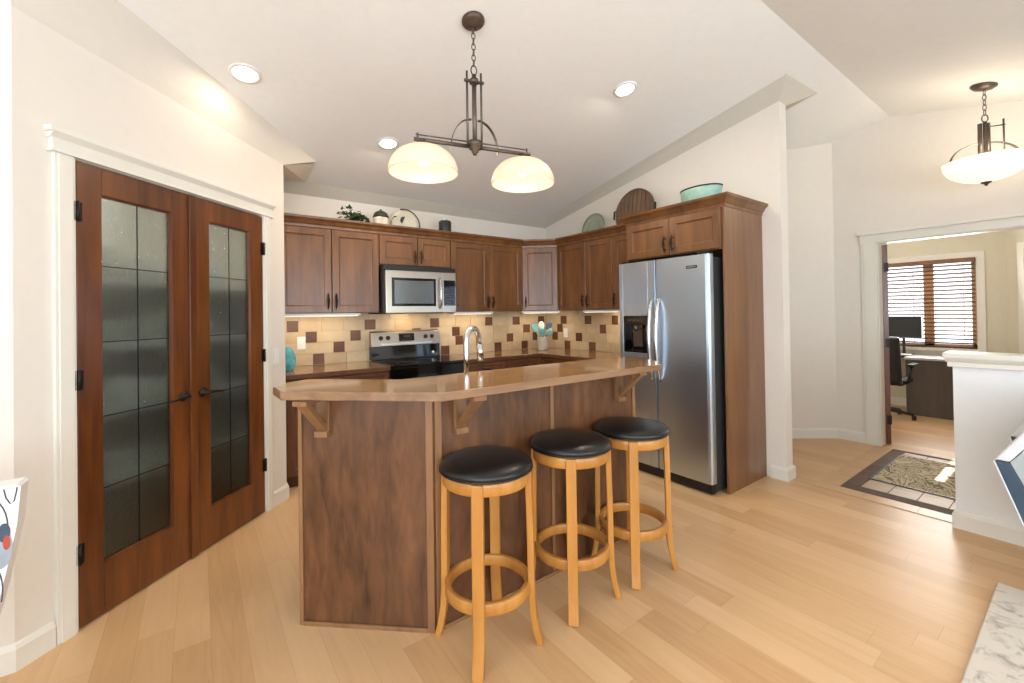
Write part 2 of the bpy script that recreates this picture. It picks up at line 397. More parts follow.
# bevelled strip where the walls meet the vaulted ceiling
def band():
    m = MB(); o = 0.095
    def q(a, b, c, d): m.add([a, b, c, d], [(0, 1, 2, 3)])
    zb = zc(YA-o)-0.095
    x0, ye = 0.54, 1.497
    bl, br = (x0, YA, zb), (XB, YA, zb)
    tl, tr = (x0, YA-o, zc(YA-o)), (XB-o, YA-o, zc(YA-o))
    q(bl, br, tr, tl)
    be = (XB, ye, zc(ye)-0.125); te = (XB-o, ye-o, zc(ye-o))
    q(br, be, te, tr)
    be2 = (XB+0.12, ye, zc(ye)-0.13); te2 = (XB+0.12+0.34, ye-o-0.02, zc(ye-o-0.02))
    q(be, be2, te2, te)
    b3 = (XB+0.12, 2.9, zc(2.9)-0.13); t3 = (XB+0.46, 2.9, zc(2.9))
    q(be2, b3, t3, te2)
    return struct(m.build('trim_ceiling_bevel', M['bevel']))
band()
def wall_poly(name, pts, a, b, plane, mat='wall'):
    return struct(MB().prism(pts, a, b, plane).build(name, M[mat]))
# floor
struct(MB().box(XW-0.12, 9.2, YS-0.12, YA+0.12, -0.06, 0).build('floor', M['floor']))
# wall A (range) and wall B (fridge)
wall_poly('wall_range', [(-0.75, 0), (XB+0.12, 0), (XB+0.12, 2.62), (-0.75, 2.62)], YA, YA+0.12, 'xz')
wall_poly('wall_fridge', [(1.497, 0), (YA, 0), (YA, zc(YA)), (1.497, zc(1.497))], XB, XB+0.12, 'yz')
# half wall in line with wall B
hw = MB().box(XB+0.01, XB+0.13, -1.485, 0.547, 0, 1.03).build('wall_half', M['halfwall']); struct(hw)
m = MB(); m.box(XB-0.012, XB+0.152, -1.445, 0.569, 1.0, 1.03); m.box(XB-0.03, XB+0.17, -1.445, 0.587, 1.055, 1.087)
m.prism([(-0.012, 1.03), (-0.03, 1.055), (0.17, 1.055), (0.152, 1.03)], -1.445, 0.578, 'xz', tf=Matrix.Translation((XB, 0, 0)))
struct(m.build('trim_half_wall_cap', M['trim'], bevel=0.004))
# pantry wall at 45 degrees, in its own frame: u along the wall from the joint of the doors, v out of the wall (towards camera)
CJ = Vector((-0.034, 3.091, 0))
def TC(off=0.0):
    mt = Matrix(((R2, R2, 0), (R2, -R2, 0), (0, 0, 1))).to_4x4(); mt.translation = CJ+Vector((R2, -R2, 0))*off; return mt
TCM = TC()
UL, URt = -0.785, 0.806        # wall ends (left corner, right corner)
DL, DR, DT = -0.572, 0.566, 2.083
def pantry_wall():
    m = MB()
    t = 0.115
    def zu(u): return zc(CJ.y+u*R2)
    def pl(poly): m.prism(poly, -t, 0, 'xz', tf=TCM)
    pl([(UL, 0), (DL-0.012, 0), (DL-0.012, 2.10), (UL, 2.10)])
    pl([(DR+0.012, 0), (URt, 0), (URt, 2.10), (DR+0.012, 2.10)])
    pl([(UL, 2.10), (URt, 2.10), (URt, 2.533), (UL, 2.625)])
    struct(m.build('wall_pantry', M['wall']))
    m = MB(); b = 0.02
    def q3(u, v, z): return tuple(TCM @ Vector((u, v, z)))
    u0, u1 = UL-0.02, 1.206
    lo0, lo1, lo2 = q3(UL, 0, 2.625), q3(URt, 0, 2.533), q3(u1, 0.0, zu(u1)-0.002)
    hi0, hi1 = q3(UL-0.03, 0.03, zu(UL)+0.01), q3(u1, 0.03, zu(u1)+0.012)
    m.add([lo0, lo1, hi1, hi0, q3(u1, -0.25, zu(u1)+0.02), q3(UL-0.03, -0.25, zu(UL)+0.03)], [(0, 1, 2, 3), (3, 2, 4, 5)])
    return struct(m.build('trim_pantry_bevel', M['bevel2']))
pantry_wall()
# soffit over the pantry's return wall
m = MB()
a, b, c, d = (0.536, 3.661, 2.533), (0.819, 3.944, 2.68), (0.82, 4.305, 2.609), (0.536, 4.305, 2.60)
m.add([a, b, c, d, (0.42, 3.70, 2.70), (0.42, 4.3, 2.70)], [(0, 1, 2), (0, 2, 3)])
struct(m.build('ceiling_soffit', M['bevel2']))
wall_poly('wall_pantry_return', [(3.70, 0), (YA, 0), (YA, 2.58), (3.70, 2.54)], 0.42, 0.536, 'yz')
lx, ly = CJ.x+UL*R2, CJ.y+UL*R2
wall_poly('wall_left', [(XW, 0), (lx, 0), (lx, zc(ly)), (XW, zc(ly))], ly, ly+0.12, 'xz')
wall_poly('wall_pantry_left', [(ly+0.12, 0), (YA, 0), (YA, 2.62), (ly+0.12, 2.62)], lx-0.02, lx+0.06, 'yz')
# hall walls
hd0, hd1, hdt = 1.305, 0.10, 2.03   # office doorway
def hall():
    m = MB(); t = 0.12
    m.prism([(hd0, 0), (1.66, 0), (1.66, zc(1.66)), (hd0, zc(hd0))], XH, XH+t, 'yz')
    m.prism([(hd1, hdt), (hd0, hdt), (hd0, zc(hd0)), (YR, ZR), (hd1, zc(hd1))], XH, XH+t, 'yz')
    m.prism([(-1.49, 0), (hd1, 0), (hd1, zc(hd1)), (-1.49, zc(-1.49))], XH, XH+t, 'yz')
    struct(m.build('wall_hall', M['wall']))
    dx, dy = 0.367, 0.298; k = math.hypot(dx, dy); dx, dy = dx/k, dy/k
    n = Vector((dy, dx, 0))
    p0 = Vector((XH, 1.66, 0)); p1 = p0+Vector((-dx, dy, 0))*2.03
    q = [p0, p1, p1+n*0.12, p0+n*0.12]
    vs = [(v.x, v.y, 0) for v in q]+[(v.x, v.y, zc(v.y)) for v in q]
    m = MB().add(vs, [(0, 1, 2, 3), (7, 6, 5, 4), (0, 4, 5, 1), (1, 5, 6, 2), (2, 6, 7, 3), (3, 7, 4, 0)])
    struct(m.build('wall_hall_angle', M['wall']))
    # baseboard along the angled and the doorway wall
    m = MB().sweep([(p1.x, p1.y), (p0.x, p0.y), (XH, hd0+0.123)], BASE)
    struct(m.build('baseboard_hall', M['trim']))
BASE = [(0.0005, 0), (0.016, 0), (0.016, 0.085), (0.008, 0.102), (0.0005, 0.106)]
hall()
# outer shell behind the camera
def shell():
    m = MB(); t = 0.12
    wy0, wy1, wz0, wz1 = -2.9, 0.6, 0.6, 2.2
    m.prism([(YS, 0), (YA, 0), (YA, wz0), (YS, wz0)], XW-t, XW, 'yz')
    m.prism([(YS, wz0), (wy0, wz0), (wy0, wz1), (YS, wz1)], XW-t, XW, 'yz')
    m.prism([(wy1, wz0), (YA, wz0), (YA, wz1), (wy1, wz1)], XW-t, XW, 'yz')
    m.prism([(YS, wz1), (YA, wz1), (YA, zc(YA)), (YR, ZR), (YS, zc(YS))], XW-t, XW, 'yz')
    struct(m.build('wall_west', M['wall']))
    m = MB()
    def X(x0, x1, z0, z1): m.box(x0, x1, YS-t, YS, z0, z1)
    zt = zc(YS)
    X(XW-t, XB+0.13, 0, 0.6); X(XW-t, XB+0.13, 2.2, zt)
    X(XW-t, -2.5, 0.6, 2.2); X(0.3, 1.0, 0.6, 2.2); X(3.6, XB+0.13, 0.6, 2.2)
    struct(m.build('wall_south', M['wall']))
    def frame(name, axis, a0, a1, z0, z1, at, nmul):
        f = MB()
        def bar(u0, u1, w0, w1):
            if axis == 'y': f.box(at-0.07, at-0.02, u0, u1, w0, w1)
            else: f.box(u0, u1, at-0.07, at-0.02, w0, w1)
        bar(a0, a1, z0, z0+0.05); bar(a0, a1, z1-0.05, z1)
        for k in range(nmul+1):
            u = a0+(a1-a0-0.05)*k/nmul; bar(u, u+0.05, z0+0.05, z1-0.05)
        return struct(f.build(name, M['trim']))
    frame('window_1', 'y', wy0, wy1, wz0, wz1, XW, 3)
    frame('window_2', 'x', -2.5, 0.3, 0.6, 2.2, YS, 3)
    frame('window_3', 'x', 1.0, 3.6, 0.6, 2.2, YS, 2)
    struct(MB().box(XW-0.3, XB+0.13, -5.1, YS-0.12, 2.34, 2.42).build('sun_block_slab', M['ceil']))  # unseen roof slab added to keep sun out of the south windows
    # entry wall with slits added to cast the sun patches on the rug
    ye = -1.45
    m = MB()
    slits = [(4.58, 5.04), (5.16, 5.44)]
    zl = 2.140; zh = 2.225
    m.box(XB+0.13, XH, ye-0.04, ye, 0, zl)
    m.box(XB+0.13, slits[0][0], ye-0.04, ye, zl, zh); m.box(slits[0][1], slits[1][0], ye-0.04, ye, zl, zh); m.box(slits[1][1], XH, ye-0.04, ye, zl, zh)
    m.box(XB+0.13, XH, ye-0.04, ye, zh, zc(ye))
    struct(m.build('wall_entry', M['wall']))
    m = MB().prism([(YS, 0), (ye-0.04, 0), (ye-0.04, zc(ye)), (YS, zc(YS))], XB+0.01, XB+0.13, 'yz'); struct(m.build('wall_living', M['wall']))
shell()
# baseboards
def bb(name, path): struct(MB().sweep(path, BASE).build(name, M['trim']))
pe = lambda u: (CJ.x+u*R2, CJ.y+u*R2)
bb('baseboard_left', [(XW+0.01, ly), pe(UL), pe(DL-0.09)])
bb('baseboard_pantry', [pe(DR+0.075), pe(URt), (pe(URt)[0], 3.75)])
bb('baseboard_fridge', [(XB, 1.61), (XB, 1.497), (XB+0.12, 1.497), (XB+0.12, 2.6)])
bb('baseboard_half', [(XB+0.13, -1.0), (XB+0.13, 0.547), (XB+0.01, 0.547), (XB+0.01, YS+0.31)])

# pantry door casing
m = MB()
def cb(u0, u1, v0, v1, z0, z1): m.box(u0, u1, v0, v1, z0, z1, tf=TCM)
for s0, s1 in ((DL-0.086, DL-0.008), (DR+0.008, DR+0.076)):
    cb(s0, s1, 0, 0.018, 0, 2.09); cb(s0+0.012, s1-0.012, 0.018, 0.024, 0, 2.09)
cb(DL-0.012, DL-0.002, -0.115, 0.004, 0, 2.09); cb(DR+0.002, DR+0.012, -0.115, 0.004, 0, 2.09); cb(DL-0.012, DR+0.012, -0.115, 0.004, 2.087, 2.10)
cb(DL-0.095, DR+0.09, 0, 0.022, 2.092, 2.17); cb(DL-0.103, DR+0.098, 0, 0.030, 2.09, 2.102)
cb(DL-0.112, DR+0.106, 0, 0.04, 2.172, 2.196)
m.prism([(0, 2.15), (0.022, 2.15), (0.04, 2.172), (0, 2.172)], DL-0.104, DR+0.098, 'yz', tf=TCM)
struct(m.build('trim_pantry_casing', M['trim'], bevel=0.002))
# office doorway casing
m = MB()
def hb(y0, y1, x0, x1, z0, z1): m.box(x0, x1, y0, y1, z0, z1)
hb(hd0-0.002, hd0+0.122, XH-0.018, XH, 0, hdt); hb(hd0+0.01, hd0+0.10, XH-0.025, XH-0.018, 0, hdt)
hb(hd1-0.115, hd1+0.002, XH-0.018, XH, 0, hdt)
hb(hd1-0.13, hd0+0.13, XH-0.024, XH, hdt-0.005, hdt+0.075); hb(hd1-0.15, hd0+0.15, XH-0.045, XH, hdt+0.075, hdt+0.105)
hb(hd0-0.012, hd0-0.002, XH, XH+0.12, 0, hdt); hb(hd1+0.002, hd1+0.012, XH, XH+0.12, 0, hdt); hb(hd1, hd0, XH, XH+0.12, hdt-0.012, hdt)
struct(m.build('trim_office_casing', M['trim'], bevel=0.002))

# ---- pantry doors
def pantry_door(name, u0, u1, hinge_left):
    root = D.objects.new(name, None); COL.objects.link(root); struct(root)
    root.matrix_world = TCM
    z0, z1, v0, v1 = 0.008, 2.080, -0.030, 0.010
    gl, gr = (u0+0.103, u1-0.118) if hinge_left else (u0+0.120, u1-0.117)
    gz0, gz1 = 0.243, 1.953
    f = MB()
    f.box(u0, gl, v0, v1, z0, z1); f.box(gr, u1, v0, v1, z0, z1); f.box(gl, gr, v0, v1, z0, gz0); f.box(gl, gr, v0, v1, gz1, z1)
    # glazing bead
    b = 0.005
    for (a0, a1, c0, c1) in ((gl, gl+b, gz0, gz1), (gr-b, gr, gz0, gz1), (gl+b, gr-b, gz0, gz0+b), (gl+b, gr-b, gz1-b, gz1)):
        f.box(a0, a1, v0+0.006, v1-0.006, c0, c1)
    f.build('door_frame', M['door'], root, bevel=0.004)
    MB().box(gl+0.006, gr-0.006, -0.013, -0.007, gz0+0.006, gz1-0.006).build('glass_panel', M['rain'], root)
    c = MB(); mid = (gl+gr)/2
    c.box(mid-0.002, mid+0.002, -0.0065, -0.003, gz0+b, gz1-b)
    for z in (1.623, 1.266, 0.917, 0.582): c.box(gl+b, gr-b, -0.0065, -0.003, z-0.0022, z+0.0022)
    c.build('came', M['black'], root)
    if not hinge_left:
        MB().box(u0-0.022, u0+0.022, v1+0.001, v1+0.012, z0, z1).build('astragal', M['door'], root, bevel=0.003)
    # lever
    uh = (u1-0.058) if hinge_left else (u0+0.066); sg = -1 if hinge_left else 1
    h = MB(); zh = 0.935
    h.lathe([(0.001, 0), (0.027, 0), (0.027, 0.006), (0.018, 0.012), (0.011, 0.016), (0.010, 0.045), (0.001, 0.046)], tf=Matrix.Translation((uh, v1, zh)) @ Matrix.Rotation(-PI/2, 4, 'X'), n=20)
    h.tube([(uh, v1+0.042, zh), (uh+sg*0.03, v1+0.047, zh+0.002), (uh+sg*0.07, v1+0.043, zh-0.004), (uh+sg*0.105, v1+0.046, zh-0.008), (uh+sg*0.115, v1+0.04, zh-0.006)], [0.010, 0.009, 0.007, 0.006, 0.005], 10)
    h.build('lever_handle', M['bronze'], root)
    ue = u0 if hinge_left else u1
    for z in (1.855, 1.104, 0.335):
        k = MB(); k.cyl((ue-sg*-0.0, v1+0.008, z-0.045), (ue, v1+0.008, z+0.045), 0.007, n=10)
        k.box(min(ue, ue-sg*0.02), max(ue, ue-sg*0.02), v1+0.0005, v1+0.004, z-0.043, z+0.043)
        k.box(min(ue, ue+sg*0.016), max(ue, ue+sg*0.016), v1+0.004, v1+0.008, z-0.043, z+0.043)
        k.build('hinge', M['bronze'], root)
    return root
pantry_door('door_1', DL, -0.002, True)
pantry_door('door_2', 0.002, DR, False)
# pantry shelves behind the rain glass
sh = thing('pantry_shelving', 'white shelves seen blurred through the rain glass of the pantry doors', 'shelving', (0, 0, 0))
for z in (0.50, 0.86, 1.21, 1.56):
    MB().prism([(-0.50, 3.35), (-0.42, 3.06), (0.0, 3.48), (0.40, 3.86), (0.40, 4.36), (-0.50, 4.36)], z, z+0.045, 'xy').build('shelf', M['white'], sh)
def pantry_goods():
    k = 0
    cols = [plain('canister_glaze', c, 0.5, noise=0.05) for c in (rgb(206, 204, 196), rgb(226, 224, 218), rgb(180, 180, 172), rgb(212, 206, 196))]
    for zi, z in enumerate((0.5455, 0.9055, 1.2555, 1.6055)):
        for j in range(6):
            u = -0.50+0.165*j+0.03*zi; hgt = 0.10+0.025*((zi+2*j) % 3)
            c = Vector((CJ.x+u*R2, CJ.y+u*R2, 0))+Vector((-R2, R2, 0))*0.30
            o = MB().lathe([(0.001, 0), (0.055, 0), (0.058, 0.01), (0.058, hgt-0.03), (0.045, hgt-0.01), (0.046, hgt), (0.001, hgt)], n=16).build('canister', cols[(zi+2*j) % 4], loc=(c.x, c.y, z))
            tag(o, 'pale jar on a pantry shelf, blurred behind the rain glass', 'jar', 'jars in the pantry')
pantry_goods()
light('pantry_fill_light', 'AREA', (-0.09, 3.25, 2.35), 11.0, (0.94, 0.98, 1.0), (-0.35, 0.35, -1), shape='DISK', size=0.2)  # unseen fill added to brighten the shelves behind the glass

# ------------------------------------------------------------------ cabinets
def door_panel(mb, x0, x1, z0, z1, y=0.0, th=0.02, st=0.058, rec=0.009, ch=0.012):
    o = [(x0, z0), (x1, z0), (x1, z1), (x0, z1)]
    def ins(d): return [(x0+d, z0+d), (x1-d, z0+d), (x1-d, z1-d), (x0+d, z1-d)]
    e = 0.003
    loops = [[(u, y+th, w) for u, w in o], [(u, y+e, w) for u, w in o], [(u, y, w) for u, w in ins(e)], [(u, y, w) for u, w in ins(st)], [(u, y+rec*0.6, w) for u, w in ins(st+0.003)], [(u, y+rec, w) for u, w in ins(st+ch)]]
    vs = [p for L in loops for p in L]; fs = []
    for k in range(len(loops)-1):
        for j in range(4): fs.append((k*4+j, k*4+(j+1) % 4, (k+1)*4+(j+1) % 4, (k+1)*4+j))
    k = (len(loops)-1)*4; fs += [(k, k+1, k+2, k+3), (3, 2, 1, 0)]
    mb.add(vs, fs)
def pull(parent, x, z, y=0.0, horiz=False):
    h = MB()
    tf = Matrix.Translation((x, y, z))
    if horiz: tf = tf @ Matrix.Rotation(PI/2, 4, 'Y')
    for s in (-1, 1): h.cyl((0, 0.0, s*0.045), (0, -0.022, s*0.045), 0.006, 0.005, n=8, tf=tf)
    h.tube([(0, -0.014, -0.07), (0, -0.025, -0.05), (0, -0.029, -0.022), (0, -0.031, 0), (0, -0.029, 0.022), (0, -0.025, 0.05), (0, -0.014, 0.07)], [0.003, 0.005, 0.0075, 0.012, 0.0075, 0.006, 0.003], 8, tf=tf)
    return h.build('pull', M['bronze'], parent)
def upper(label, loc, rz, w, h, d, splits, pulls, mat='cab', group='upper wall cabinets', pz=0.105, top_rail=0.0):
    c = thing('wall_cabinet', label, 'cabinet', loc, rz, group)
    b = MB(); t = 0.018
    b.box(0, w, 0, d, 0, h)
    b.build('carcass', M[mat], c)
    xs = [0]+splits+[w]
    for i in range(len(xs)-1):
        m = MB(); door_panel(m, xs[i]+0.003, xs[i+1]-0.003, 0.004, h-0.008-top_rail, y=-0.021, th=0.0205)
        dr = m.build('door', M[mat], c)
        s = pulls[i]
        if s: pull(dr, xs[i]+0.034 if s < 0 else xs[i+1]-0.034, pz, -0.021)
    return c
UZ, UH = 1.40, 0.755
FA, FB = 4.06, 3.45
dA = YA-FA-0.004
upper('tall wall cabinet with two doors between the pantry corner and the microwave', (0.541, FA, UZ), 0, 0.856, UH, dA, [0.428], [1, -1])
upper('short two-door wall cabinet directly above the microwave', (1.400, FA, 1.862), 0, 0.763, UH-0.462, dA, [0.388], [1, -1], pz=0.09)
upper('tall two-door wall cabinet right of the microwave', (2.166, FA, UZ), 0, 0.950, UH, dA, [0.485], [1, -1])
def corner_cab():
    p0, p1 = Vector((3.122, FA)), Vector((FB, 3.778)); d = p1-p0; w = d.length
    c = thing('wall_cabinet', 'single-door wall cabinet set diagonally across the kitchen corner above the utensil crock', 'cabinet', (p0.x, p0.y, UZ), math.atan2(d.y, d.x), 'upper wall cabinets')
    rot = Matrix.Rotation(-math.atan2(d.y, d.x), 4, 'Z')
    pts = [p0, p1, Vector((XB-0.004, p1.y)), Vector((XB-0.004, YA-0.004)), Vector((p0.x, YA-0.004))]
    loc = []
    for p in pts:
        q = rot @ Vector((p.x-p0.x, p.y-p0.y, 0)); loc.append((q.x, q.y))
    MB().prism(loc, 0, UH).build('carcass', M['cab'], c)
    m = MB(); door_panel(m, 0.012, w-0.012, 0.004, UH-0.008, y=-0.021, th=0.0205)
    dr = m.build('door', M['cab'], c); pull(dr, 0.012+0.034, 0.105, -0.021)
corner_cab()
dB = XB-FB-0.004
upper('two-door wall cabinet right of the corner on the fridge wall', (FB, 3.772, UZ), -PI/2, 0.83, UH, dB, [0.455], [1, -1])
upper('narrow wall cabinet squeezed beside the fridge surround', (FB, 2.940, UZ), -PI/2, 0.384, UH, dB, [], [-1])
# fridge surround: side panel, cabinet over the fridge
FX = 3.18
fs = thing('fridge_surround', 'tall wooden fridge surround with two short doors over the steel fridge', 'cabinet', (FX, 2.552, 0), -PI/2)
MB().box(0.890, 0.909, 0, XB-FX-0.004, 0, 2.155).build('side_panel', M['panel'], fs, bevel=0.002)
MB().box(0.0, 0.019, 0, XB-FX-0.004, 0, 2.155).build('side_panel', M['panel'], fs)
MB().box(0.0195, 0.8895, 0.0, XB-FX-0.004, 1.835, 2.155).build('carcass', M['cab'], fs)
for i, (a, b) in enumerate(((0.022, 0.452), (0.456, 0.886))):
    m = MB(); door_panel(m, a, b, 1.842, 2.145, y=-0.021, th=0.0205)
    dr = m.build('door', M['cab'], fs); pull(dr, b-0.034 if i == 0 else a+0.034, 1.93, -0.021)
CROWN = [(-0.012, 2.150), (0.004, 2.150), (0.006, 2.172), (0.016, 2.182), (0.028, 2.205), (0.048, 2.222), (0.052, 2.240), (-0.012, 2.240)]
m = MB(); yb = 2.552
m.sweep([(3.44, yb), (FX-0.001, yb), (FX-0.001, 1.643), (XB-0.004, 1.643)][::1], CROWN)
cr = m.build('crown_moulding', M['cab'])
cr.parent = fs; cr.matrix_parent_inverse = (Matrix.Translation((FX, 2.552, 0)) @ Matrix.Rotation(-PI/2, 4, 'Z')).inverted()
# crown on the wall cabinets
m = MB(); m.sweep([(0.541, FA-0.02), (3.115, FA-0.02), (FB-0.02, 3.770), (FB-0.02, 2.608)], CROWN)
tag(m.build('crown_moulding', M['cab']), 'wooden crown moulding running along the tops of the wall cabinets', 'moulding')

# base cabinets
CZ = 0.915
def base_cab(label, loc, rz, w, d, splits, drawers=True, h=0.873, mat='cab_dark'):
    c = thing('base_cabinet', label, 'cabinet', loc, rz, 'base cabinets')
    MB().box(0, w, 0, d, 0.10, h).box(0.004, w-0.004, 0.06, d, 0, 0.10).build('carcass', M[mat], c)
    xs = [0]+splits+[w]
    for i in range(len(xs)-1):
        zt = h-0.006
        if drawers:
            m = MB(); door_panel(m, xs[i]+0.003, xs[i+1]-0.003, h-0.150, zt, y=-0.021, th=0.0205, st=0.03)
            dw = m.build('drawer', M[mat], c); pull(dw, (xs[i]+xs[i+1])/2, h-0.078, -0.021, True); zt = h-0.156
        m = MB(); door_panel(m, xs[i]+0.003, xs[i+1]-0.003, 0.106, zt, y=-0.021, th=0.0205)
        dr = m.build('door', M[mat], c); pull(dr, xs[i+1]-0.034 if i % 2 == 0 else xs[i]+0.034, zt-0.1, -0.021)
    return c
YF = 3.80
base_cab('base cabinet under the counter between the pantry corner and the range', (0.553, YF, 0), 0, 0.840, YA-YF-0.004, [0.42])
base_cab('base cabinet right of the range under the long back counter', (2.178, YF, 0), 0, 1.0, YA-YF-0.004, [0.5])
base_cab('base cabinet on the fridge wall left of the steel fridge', (3.19, 3.78, 0), -PI/2, 1.22, XB-3.19-0.004, [0.4, 0.81])
MB_ = MB().box(3.20, XB-0.004, 3.79, YA-0.004, 0.0, 0.873)
tag(MB_.build('corner_cabinet', M['cab_dark']), 'blind corner base cabinet below the utensil crock', 'cabinet')
# worktops
def counter(label, poly, z0=0.875, z1=CZ):
    m = MB(); m.prism(poly, z0, z1, 'xy')
    # split materials: sides edge wood, top laminate
    o = m.build('worktop', [M['counter'], M['cab_dark']], bevel=0.004)
    for p in o.data.polygons:
        if abs(p.normal.z) < 0.5: p.material_index = 1
    return tag(o, label, 'countertop')
counter('short wood-look worktop left of the range', [(0.541, 3.765), (1.397, 3.765), (1.397, YA-0.012), (0.541, YA-0.012)])
counter('L-shaped wood-look worktop from the range round the corner to the fridge', [(2.172, 3.765), (3.155, 3.765), (3.155, 2.558), (XB-0.012, 2.558), (XB-0.012, YA-0.012), (2.172, YA-0.012)])

# backsplash tiles
def backsplash():
    rows = [0.915, 1.02, 1.125, 1.23, 1.335, 1.396]
    def run(mb, length, darks, place):
        mb_g = place
        for r in range(5):
            z0, z1 = rows[r], rows[r+1]
            ds = sorted(darks[r]); segs = []; cur = 0.0
            for a, b in ds:
                if a > cur: segs.append((cur, a, 0))
                segs.append((a, b, 1)); cur = b
            if cur < length: segs.append((cur, length, 0))
            for a, b, k in segs:
                if k: place(mb, a, b, z0, z1, 1); continue
                n = max(1, round((b-a)/0.21))
                off = 0.5 if (r % 2 and n > 1) else 0
                cuts = [a+(b-a)*i/n for i in range(n+1)]
                for i in range(n): place(mb, cuts[i], cuts[i+1], z0, z1, 0)
    g = 0.002
    # range wall: u = X-0.54
    A = [[(0.876, 0.976), (2.211, 2.317), (2.94, 3.042), (3.357, 3.459)], [(1.061, 1.165), (2.398, 2.498), (3.124, 3.225), (3.542, 3.625)], [(0.814, 0.912), (1.222, 1.323), (2.356, 2.455), (3.389, 3.495)],
         [(0.656, 0.753), (1.363, 1.473), (2.083, 2.191), (2.809, 2.911), (3.219, 3.331), (3.64, 3.742)], []]
    # the tile high between microwave and range
    A[2].append((1.87, 1.97))
    m = MB(); x0 = 0.538
    m.box(x0, XB-0.001, YA-0.004, YA-0.0005, 0.915, 1.396, 2)
    def pa(mb, a, b, z0, z1, k): mb.box(x0+a+g, x0+b-g, YA-0.011, YA-0.004, z0+g, z1-g, k)
    run(m, XB-0.001-0.01-x0, [[(a-x0, b-x0) for a, b in r] for r in A], pa)
    struct(m.build('wall_backsplash_range', [M['tile'], M['tile_dark'], M['grout']]))
    # fridge wall: u = (YA-0.012) - Y
    y0 = YA-0.012
    B = [[(3.937, 4.041), (3.51, 3.616), (2.95, 3.05)], [(4.167, 4.274), (3.73, 3.838)], [(4.072, 4.176), (3.346, 3.441), (2.75, 2.85)], [(3.997, 4.11), (3.571, 3.683), (3.173, 3.257)], []]
    m = MB(); m.box(XB-0.004, XB-0.0005, 2.556, y0, 0.915, 1.396, 2)
    def pb(mb, a, b, z0, z1, k): mb.box(XB-0.011, XB-0.004, y0-b+g, y0-a-g, z0+g, z1-g, k)
    run(m, y0-2.556, [[(y0-b, y0-a) for a, b in r] for r in B], pb)
    struct(m.build('wall_backsplash_fridge', [M['tile'], M['tile_dark'], M['grout']]))
backsplash()

# under-cabinet strip lights
def strip_light(label, loc, rz, L):
    s = thing('strip_light', label, 'light', loc, rz, 'strip lights under the wall cabinets')
    MB().box(0, L, 0, 0.075, -0.022, -0.0005).build('housing', M['white'], s, bevel=0.003)
    MB().box(0.02, L-0.02, 0.012, 0.063, -0.0285, -0.0222).build('diffuser', M['strip'], s)
strip_light('white strip light under the tall cabinet nearest the pantry', (0.56, FA+0.02, UZ), 0, 0.67)
strip_light('white strip light under the cabinet right of the microwave', (2.22, FA+0.02, UZ), 0, 0.50)
strip_light('white strip light under the diagonal corner cabinet', (3.135, FA+0.02, UZ), math.atan2(-0.282, 0.328), 0.45)
strip_light('white strip light under the cabinets beside the fridge', (FB+0.03, 3.42, UZ), -PI/2, 0.55)
UC = (1.0, 0.82, 0.58)
light('undercabinet_glow_left', 'AREA', (0.87, 4.20, UZ-0.035), 1.5, UC, (0, 0.35, -1), shape='RECTANGLE', size=0.6, size_y=0.06)
light('undercabinet_glow_right', 'AREA', (2.5, 4.20, UZ-0.035), 1.6, UC, (0, 0.35, -1), shape='RECTANGLE', size=0.6, size_y=0.06)
light('undercabinet_glow_corner', 'AREA', (3.42, 4.06, UZ-0.035), 1.5, UC, (0.25, 0.25, -1), shape='RECTANGLE', size=0.35, size_y=0.06)
light('undercabinet_glow_fridge', 'AREA', (3.60, 3.15, UZ-0.035), 1.2, UC, (0.35, 0, -1), shape='RECTANGLE', size=0.06, size_y=0.5)
light('microwave_task_lamp', 'AREA', (1.78, 4.22, 1.385), 1.6, (1.0, 0.74, 0.44), (0, 0.3, -1), shape='RECTANGLE', size=0.2, size_y=0.06)

# ------------------------------------------------------------------ microwave
mw = thing('microwave', 'stainless over-the-range microwave hung under the short cabinet', 'microwave', (1.404, 3.945, 1.388))
w, d, h = 0.758, YA-3.945-0.014, 0.462
MB().box(0, w, 0.02, d, 0, h).build('housing', M['black'], mw)
MB().box(0, w, 0.0, 0.0195, h-0.048, h-0.001).build('vent_grille', M['black'], mw, bevel=0.004)
m = MB()
dw = 0.60
m.box(0.012, dw, -0.022, 0.0195, 0.004, h-0.05)
m.build('door', M['steel_w'], mw, bevel=0.006)
MB().box(0.070, dw-0.075, -0.0245, -0.0222, 0.07, h-0.12).build('door_window', M['gloss_black'], mw, bevel=0.001)
MB().box(0.095, dw-0.10, -0.0262, -0.0247, 0.095, h-0.145).build('door_reflection_panel', M['mesh'], mw)  # panel carrying the painted reflection of the door window
m = MB()
m.tube([(dw-0.035, -0.023, 0.05), (dw-0.035, -0.05, 0.075), (dw-0.035, -0.058, 0.15), (dw-0.035, -0.058, 0.25), (dw-0.035, -0.05, 0.325), (dw-0.035, -0.023, 0.35)], 0.011, 10)
m.build('handle', M['nickel'], mw)
m = MB(); m.box(dw+0.002, w-0.004, -0.018, 0.0195, 0.004, h-0.05); pn = m.build('trim_panel', M['steel_w'], mw, bevel=0.004)
cp = MB().box(dw+0.014, w-0.014, -0.0205, -0.0182, 0.075, h-0.13).build('control_panel', M['gloss_black'], mw)
m = MB()
for r in range(6):
    for c in range(3):
        x = dw+0.03+c*0.036; z = 0.09+r*0.028; m.box(x, x+0.024, -0.0222, -0.0207, z, z+0.014)
m.build('buttons', M['grey'], cp)
